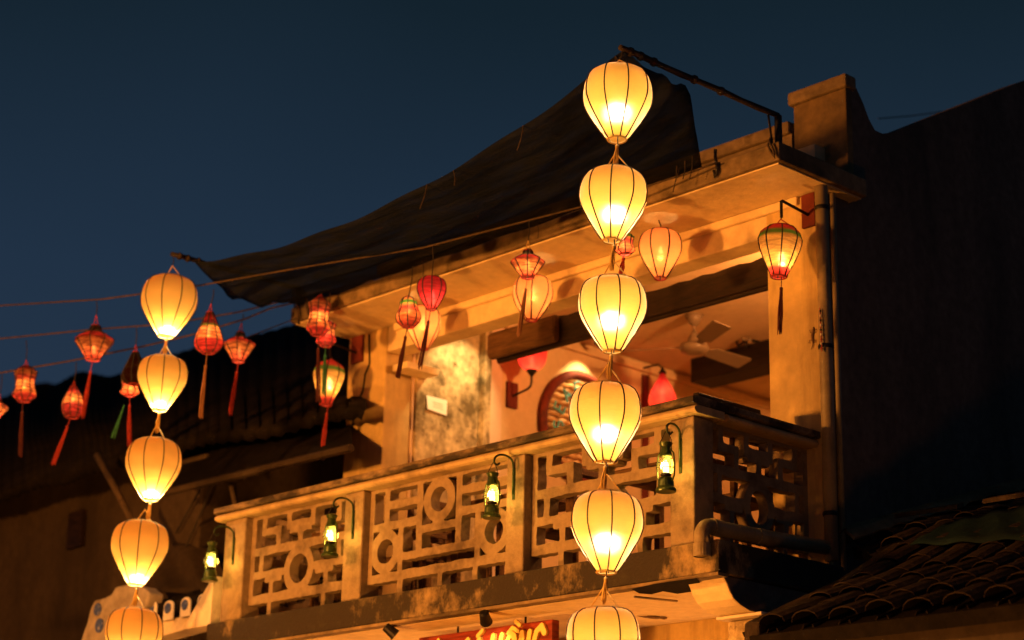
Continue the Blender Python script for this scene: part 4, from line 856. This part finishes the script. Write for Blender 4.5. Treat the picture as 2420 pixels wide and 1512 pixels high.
rod = onZ(1600, 1420, -0.26)
tag(MB().tube([rod+Vector((-0.10, -0.30, 0.0)), rod], 0.008, 6).build('soffit_rod', M['pvc']), 'dark rod fixed to the soffit right of the big yellow chain', 'rod')

# ------------------------------------------------------------------ street lamps out of view, added to light the facade
def unseen_street_lamp(x, y, z, power, label, rad=0.28):
    t_ = thing('unseen_street_lamp', (x, y, -3.96), label, 'street lamp', 'unseen street lamps lighting the facade')
    MB().tube([(x, y, -3.96), (x, y, -3.6), (x, y, z-0.4)], [0.07, 0.05, 0.035], 12).build('post', M['iron'], t_, smooth=True)
    MB().lathe([(0.03, -0.40), (0.10, -0.36), (0.13, -0.31)], 16, (x, y, z)).build('gallery', M['iron'], t_)
    MB().lathe([(0.26, 0.31), (0.16, 0.38), (0.02, 0.44)], 16, (x, y, z)).build('cap', M['iron'], t_)
    light('unseen_street_light', (x, y, z), power, WARM, rad, t_)
unseen_street_lamp(-4.0, -8.0, 1.2, 3600, 'unseen iron street lamp across the lane, taller one')
unseen_street_lamp(-2.4, -4.6, -2.5, 1500, 'low unseen iron street lamp in front of the shop')
unseen_street_lamp(4.6, -4.4, -3.0, 125, 'low unseen iron street lamp beside the tiled house', 0.1)
unseen_street_lamp(-8.0, -15.0, 0.5, 900, 'unseen iron street lamp far down the lane')

# ------------------------------------------------------------------ left neighbours
lh_ = thing('neighbour_house', (-9, 2.0, -3.96), 'dark old house left of the balcony with a sagging tiled roof', 'house')
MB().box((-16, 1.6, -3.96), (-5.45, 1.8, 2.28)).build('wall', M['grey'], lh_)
ridge = [(-200, 985), (-40, 965), (60, 930), (120, 925), (190, 890), (260, 900), (330, 882), (400, 850), (520, 822), (690, 780), (860, 745)]
ev = [(-200, 1232), (-60, 1192), (60, 1158), (144, 1134), (200, 1118), (288, 1093), (340, 1078), (400, 1061), (520, 1040), (690, 1008), (860, 978)]
rws = []
for q in range(2):
    pass
nn_ = 150
def lerp_poly(P_, t_):
    k = min(int(t_*(len(P_)-1)), len(P_)-2); f_ = t_*(len(P_)-1)-k
    return P_[k][0]+(P_[k+1][0]-P_[k][0])*f_, P_[k][1]+(P_[k+1][1]-P_[k][1])*f_
top_r, bot_r = [], []
for i in range(nn_+1):
    t_ = i/nn_; a = onY(*lerp_poly(ridge, t_), 5.0); b = onY(*lerp_poly(ev, t_), 0.95); z = 0.035*abs(math.sin(i*PI/3.0)) + 0.02*math.sin(i*0.23)
    top_r.append(a+Vector((0, 0, z*0.6))); bot_r.append(b+Vector((0, 0, z)))
midr = [a.lerp(b, 0.5)+Vector((0, 0, -0.12)) for a, b in zip(top_r, bot_r)]
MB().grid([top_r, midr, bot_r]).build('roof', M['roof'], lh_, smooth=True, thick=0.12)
MB().box((-8.12, 1.2, -3.96), (-7.40, 1.59, 1.72)).build('pillar', M['grey'], lh_, bevel=0.02)
MB().box((-8.2, 1.12, 1.72), (-7.25, 1.59, 1.92)).build('pillar_capital', M['grey'], lh_, bevel=0.03)
p0, p1, p2, p3 = onY(440, 1056, 1.45), onY(830, 990, 1.45), onY(830, 1058, 0.75), onY(406, 1160, 0.75)
MB().grid([[p0, p1], [p3, p2]]).build('awning', M['roof'], lh_, thick=0.03)
for q in range(1, 7):
    MB().tube([p0.lerp(p1, q/7)+Vector((0, 0, -0.03)), p3.lerp(p2, q/7)+Vector((0, 0, -0.03))], 0.022, 6).build('awning_rafter', M['darkwood'], lh_)
MB().tube([p3+Vector((-0.1, 0, 0)), p2], 0.035, 6).build('awning_edge', M['grey'], lh_)
f_ = MB().hexa([tuple(onY(x, y, 1.59)+Vector((0, dy, 0))) for dy in (0.0,) for x, y in ((165, 1300), (200, 1290), (205, 1205), (172, 1215))] + [tuple(onY(x, y, 1.59)+Vector((0, -0.05, 0))) for x, y in ((165, 1300), (200, 1290), (205, 1205), (172, 1215))]).build('shutter', M['darkwood'], lh_)
# far silhouettes on the left
fh = thing('distant_house', (-20, 9, -3.96), 'black roof silhouette rising at the far left edge', 'house')
pts = [onY(x, y, 9.0) for x, y in ((-220, 960), (-40, 962), (30, 935), (70, 908), (110, 903), (150, 918), (180, 940), (200, 1000))]
MB().prism([Vector((p.x, p.y, -3.96)) for p in (pts[0], pts[-1])][:1] + pts + [Vector((pts[-1].x, pts[-1].y, -3.96))], (0, 4, 0)).build('wall', M['roof'], fh)
fh2 = thing('ridge_ornament', onY(225, 900, 5.0), 'dark stubby ridge end on the neighbouring roof', 'roof ornament')
pts = [onY(x, y, 5.1) for x, y in ((196, 905), (198, 888), (215, 882), (245, 892), (275, 893), (320, 880), (345, 876), (350, 900))]
MB().prism(pts, (0, 0.25, 0)).build('ridge_end', M['roof'], fh2)
# lower porch roof with blue and white tile ends
pr_ = thing('porch_roof', (-6.6, 0.3, 0.1), 'low neighbouring porch roof edged with round blue and white tile ends', 'roof')
e0, e1 = onY(372, 1483, 0.3), onY(522, 1436, 0.3); dirx = (e1-e0)
MB().hexa([e0+Vector((-1.2, 0, -0.16)), e1+Vector((0, 0, -0.10)), e1+Vector((0, 0.2, -0.10)), e0+Vector((-1.2, 0.2, -0.16)), e0+Vector((-1.2, 0, -0.03)), e1+Vector((0, 0, 0.02)), e1+Vector((0, 0.2, 0.02)), e0+Vector((-1.2, 0.2, -0.03))]).build('eave_band', M['white'], pr_, bevel=0.01)
for i, (x, y) in enumerate(((313, 1455), (357, 1442), (397, 1441), (437, 1433), (477, 1425), (517, 1418))):
    c = onY(x, y, 0.26); s = mpp(c); 
    pl = [(-15*s, -24*s), (15*s, -24*s)] + [(15*s*math.cos(a*PI/8), 8*s+15*s*math.sin(a*PI/8)) for a in range(0, 9)]
    tl_ = MB().prism([(c.x+u*1.35, 0.26, c.z+v) for u, v in pl], (0, 0.018, 0)).build('tile_end', M['ceramic'], pr_, bevel=0.006)
    MB().tube([(c.x, 0.2595, c.z+4*s), (c.x, 0.25, c.z+4*s)], 10.5*s*1.2, 18).build('blue_disc', M['blue'], tl_)
    MB().tube([(c.x, 0.30, c.z+2*s), (c.x, 1.5, c.z+2*s+0.45)], 15*s*1.3, 10).build('barrel_tile', M['roof'], pr_, smooth=True)
MB().hexa([(-9.0, 0.32, 0.0), (-5.5, 0.32, 0.12), (-5.5, 1.58, 0.58), (-9.0, 1.58, 0.45), (-9.0, 0.32, 0.05), (-5.5, 0.32, 0.17), (-5.5, 1.58, 0.63), (-9.0, 1.58, 0.50)]).build('roof_deck', M['roof'], pr_)
gs = thing('gable_scroll', onY(260, 1512, 0.2), 'white plaster gable scroll with blue ceramic inlays at lower left', 'roof ornament')
sc = [(175, 1560), (190, 1512), (205, 1470), (212, 1440), (222, 1418), (245, 1412), (262, 1404), (272, 1386), (300, 1380), (335, 1385), (352, 1400), (345, 1430), (318, 1450), (300, 1475), (300, 1560)]
MB().prism([onY(x, y, 0.18) for x, y in sc], (0, 0.16, 0)).build('scroll', M['scroll'], gs, bevel=0.02)
for x, y, r in ((232, 1440, 15), (236, 1478, 17)):
    c = onY(x, y, 0.178); MB().tube([c, c+Vector((0, -0.012, 0))], r*mpp(c), 16).build('blue_inlay', M['blue'], gs)
# lumpy tarp behind the porch
rw_ = []
for j in range(9):
    r_ = []
    for i in range(25):
        u, v = i/24, j/8; x = 335+u*190; y = 1400 - 95*v - 25*math.sin(PI*u)*v + 6*math.sin(u*17)*v
        r_.append(onY(x, y, 0.75+0.5*v)+Vector((0, 0.05*math.sin(u*13+v*5), 0)))
    rw_.append(r_)
tag(MB().grid(rw_).build('old_tarpaulin', M['grey'], smooth=True, thick=0.01), 'pale crumpled tarpaulin heaped behind the blue tile ends', 'tarpaulin')
a_, b_ = onY(230, 1075, 0.6), onY(312, 1232, 0.62)
tag(MB().tube([a_, a_.lerp(b_, 0.5)+Vector((0.01, 0, 0)), b_+(b_-a_)*0.15], [0.038, 0.034, 0.03], 10).build('bamboo_stick', M['rope'], smooth=True), 'pale stick leaning against the dark house left of the chain', 'stick')
a_, b_ = onY(545, 1142, 0.9), onY(557, 1200, 0.9)
tag(MB().tube([a_, b_], 0.022, 8).build('bamboo_stick', M['rope']), 'short thin stick behind the left end of the railing', 'stick')
for pts_, lb in (([(505, 1120), (480, 1200), (440, 1290), (410, 1330)], 'drooping dark cable on the neighbouring pillar'), ([(470, 1160), (440, 1215), (415, 1260)], 'second dark cable on the neighbouring pillar')):
    tag(MB().tube([onY(x, y, 1.15) for x, y in pts_], 0.009, 5).build('electric_cable', M['wire'], smooth=True), lb, 'cable')

# ------------------------------------------------------------------ right: low tiled house
rh = thing('tiled_house', (2.4, 1.0, -3.96), 'low house with a dim tiled roof at the lower right', 'house')
RP = [(-0.45, -0.677), (0.475, -0.287), (0.869, -0.067), (1.32, 0.161), (3.6, 0.90), (4.4, 1.16)]
def rz_(y):
    for (a, za), (b, zb) in zip(RP[:-1], RP[1:]):
        if y <= b: return za+(zb-za)*(y-a)/(b-a)
    return RP[-1][1]
def vx(y): return 0.62 if y < 1.0 else (0.62-(y-1.0)/0.4*0.66 if y < 1.4 else -0.04)      # left verge of the roof
EY = -0.45; X1 = 6.0
ys = [EY, -0.1, 0.475, 0.869, 1.0, 1.2, 1.4, 2.0, 3.0, 4.2]
MB().grid([[(vx(y), y, rz_(y)-0.07), (X1, y, rz_(y)-0.07)] for y in ys]).build('wall', M['roof'], rh, thick=0.08)
MB().box((0.70, -0.30, -3.96), (X1, -0.12, rz_(-0.3)-0.13)).build('front_wall', M['grey'], rh)
rf = MB().box((-0.04, 4.2, rz_(4.2)-0.06), (X1, 4.35, rz_(4.2)+0.08)).build('roof', M['roof'], rh)
def tile_mesh(up_):
    rows_ = []
    for j in range(2):
        y = j*0.26; r_ = []
        for i in range(7):
            a = PI*i/6; r_.append((-0.095*math.cos(a), y, (0.055*math.sin(a) if up_ else -0.045*math.sin(a)+0.03) + (0.0 if j else 0.02)))
        rows_.append(r_)
    mb = MB().grid(rows_); n0 = len(mb.v)
    mb.add([(x, y, z-0.005) for x, y, z in rows_[0]], [])
    for i in range(6): mb.f.append((i, i+1, n0+i+1, n0+i))
    return mb.mesh('tile', M['clay'], smooth=False)
tu, td = tile_mesh(True), tile_mesh(False)
woff = wloc(rh); mbt = MB()
for c in range(15):
    for r in range(20):
        y = EY + r*0.22; x = 0.02 + c*0.25
        if x < vx(y+0.1)+0.08: continue
        sl = math.atan((rz_(y+0.22)-rz_(y))/0.22)
        o_ = bpy.data.objects.new('tile', tu); COL.objects.link(o_); o_.parent = rf
        o_.location = Vector((x+random.uniform(-.015, .015), y, rz_(y)+random.uniform(-.008, .012)))-woff; o_.rotation_euler = (sl+random.uniform(-.03, .03), random.uniform(-.04, .04), random.uniform(-.07, .07))
        b = len(mbt.v); mbt.v += [(v.co.x+x-0.125, v.co.y+y+0.01, v.co.z+v.co.y*math.tan(sl)+rz_(y)-0.05) for v in td.vertices]; mbt.f += [tuple(q+b for q in p.vertices) for p in td.polygons]
tag(mbt.build('trough_tiles', M['clay'], rh), kind='stuff')
MB().grid([[(-0.118, y, rz_(y)+0.11), (-0.05, y, rz_(y)+0.09), (0.02, y, rz_(y)+0.03)] for y in (1.34, 2.0, 2.8, 3.5, 4.2)]).build('flashing', M['fascia'], rh, thick=0.02)
for q in range(5):   # plastered verge of the roof
    y0, y1 = EY + q*0.29, EY + q*0.29 + 0.285
    MB().hexa([(vx(y0)-0.06, y0, rz_(y0)-0.12), (vx(y0)+0.07, y0, rz_(y0)-0.12), (vx(y1)+0.07, y1, rz_(y1)-0.12), (vx(y1)-0.06, y1, rz_(y1)-0.12), (vx(y0)-0.05, y0, rz_(y0)+0.05), (vx(y0)+0.06, y0, rz_(y0)+0.05), (vx(y1)+0.06, y1, rz_(y1)+0.05), (vx(y1)-0.05, y1, rz_(y1)+0.05)]).build('verge_tile', M['clay'], rh, bevel=0.015)
def on_roof(x, y, h):
    d = ray(x, y); t_ = 6.0
    while t_ < 30:
        p = CAM + d*t_
        if p.y > EY and p.z < rz_(p.y)+h: break
        t_ += 0.01
    return CAM + d*t_
q0, q1, q2, q3 = (on_roof(*q, 0.09) for q in ((2150, 1288), (2460, 1272), (2460, 1185), (2235, 1236)))
rw_ = []
for j in range(7):
    r_ = []
    for i in range(21):
        u, v = i/20, j/6; r_.append(q0.lerp(q1, u).lerp(q3.lerp(q2, u), v)+Vector((0, 0, 0.009*math.sin(u*19+v*4)+0.006*math.sin(v*9))))
    rw_.append(r_)
tag(MB().grid(rw_).build('teal_tarpaulin', M['teal'], smooth=True, thick=0.006), 'teal tarpaulin strip spread over the tiled roof at right', 'tarpaulin')
pl0 = onZ(2120, 1297, 0.3)
for k, (x, y0, y1) in enumerate(((0.3, 1.75, 1.83), (0.95, 1.82, 1.9))):
    tag(MB().hexa([(x-0.25, y0, rz_(y0)+0.09), (x+0.25, y0, rz_(y0)+0.09), (x+0.25, y1, rz_(y1)+0.09), (x-0.25, y1, rz_(y1)+0.09), (x-0.25, y0, rz_(y0)+0.12), (x+0.25, y0, rz_(y0)+0.12), (x+0.25, y1, rz_(y1)+0.12), (x-0.25, y1, rz_(y1)+0.12)]).build('loose_board', M['rope']), ['pale loose board on the tiled roof near the wall', 'pale loose board on the tiled roof in front of the teal tarpaulin'][k], 'board')
tag(MB().tube([onX(1980, 1262, -0.1), onX(2000, 1248, 0.0)], 0.006, 5).build('twig', M['rope']), 'thin twig sticking out below the downpipe', 'twig')
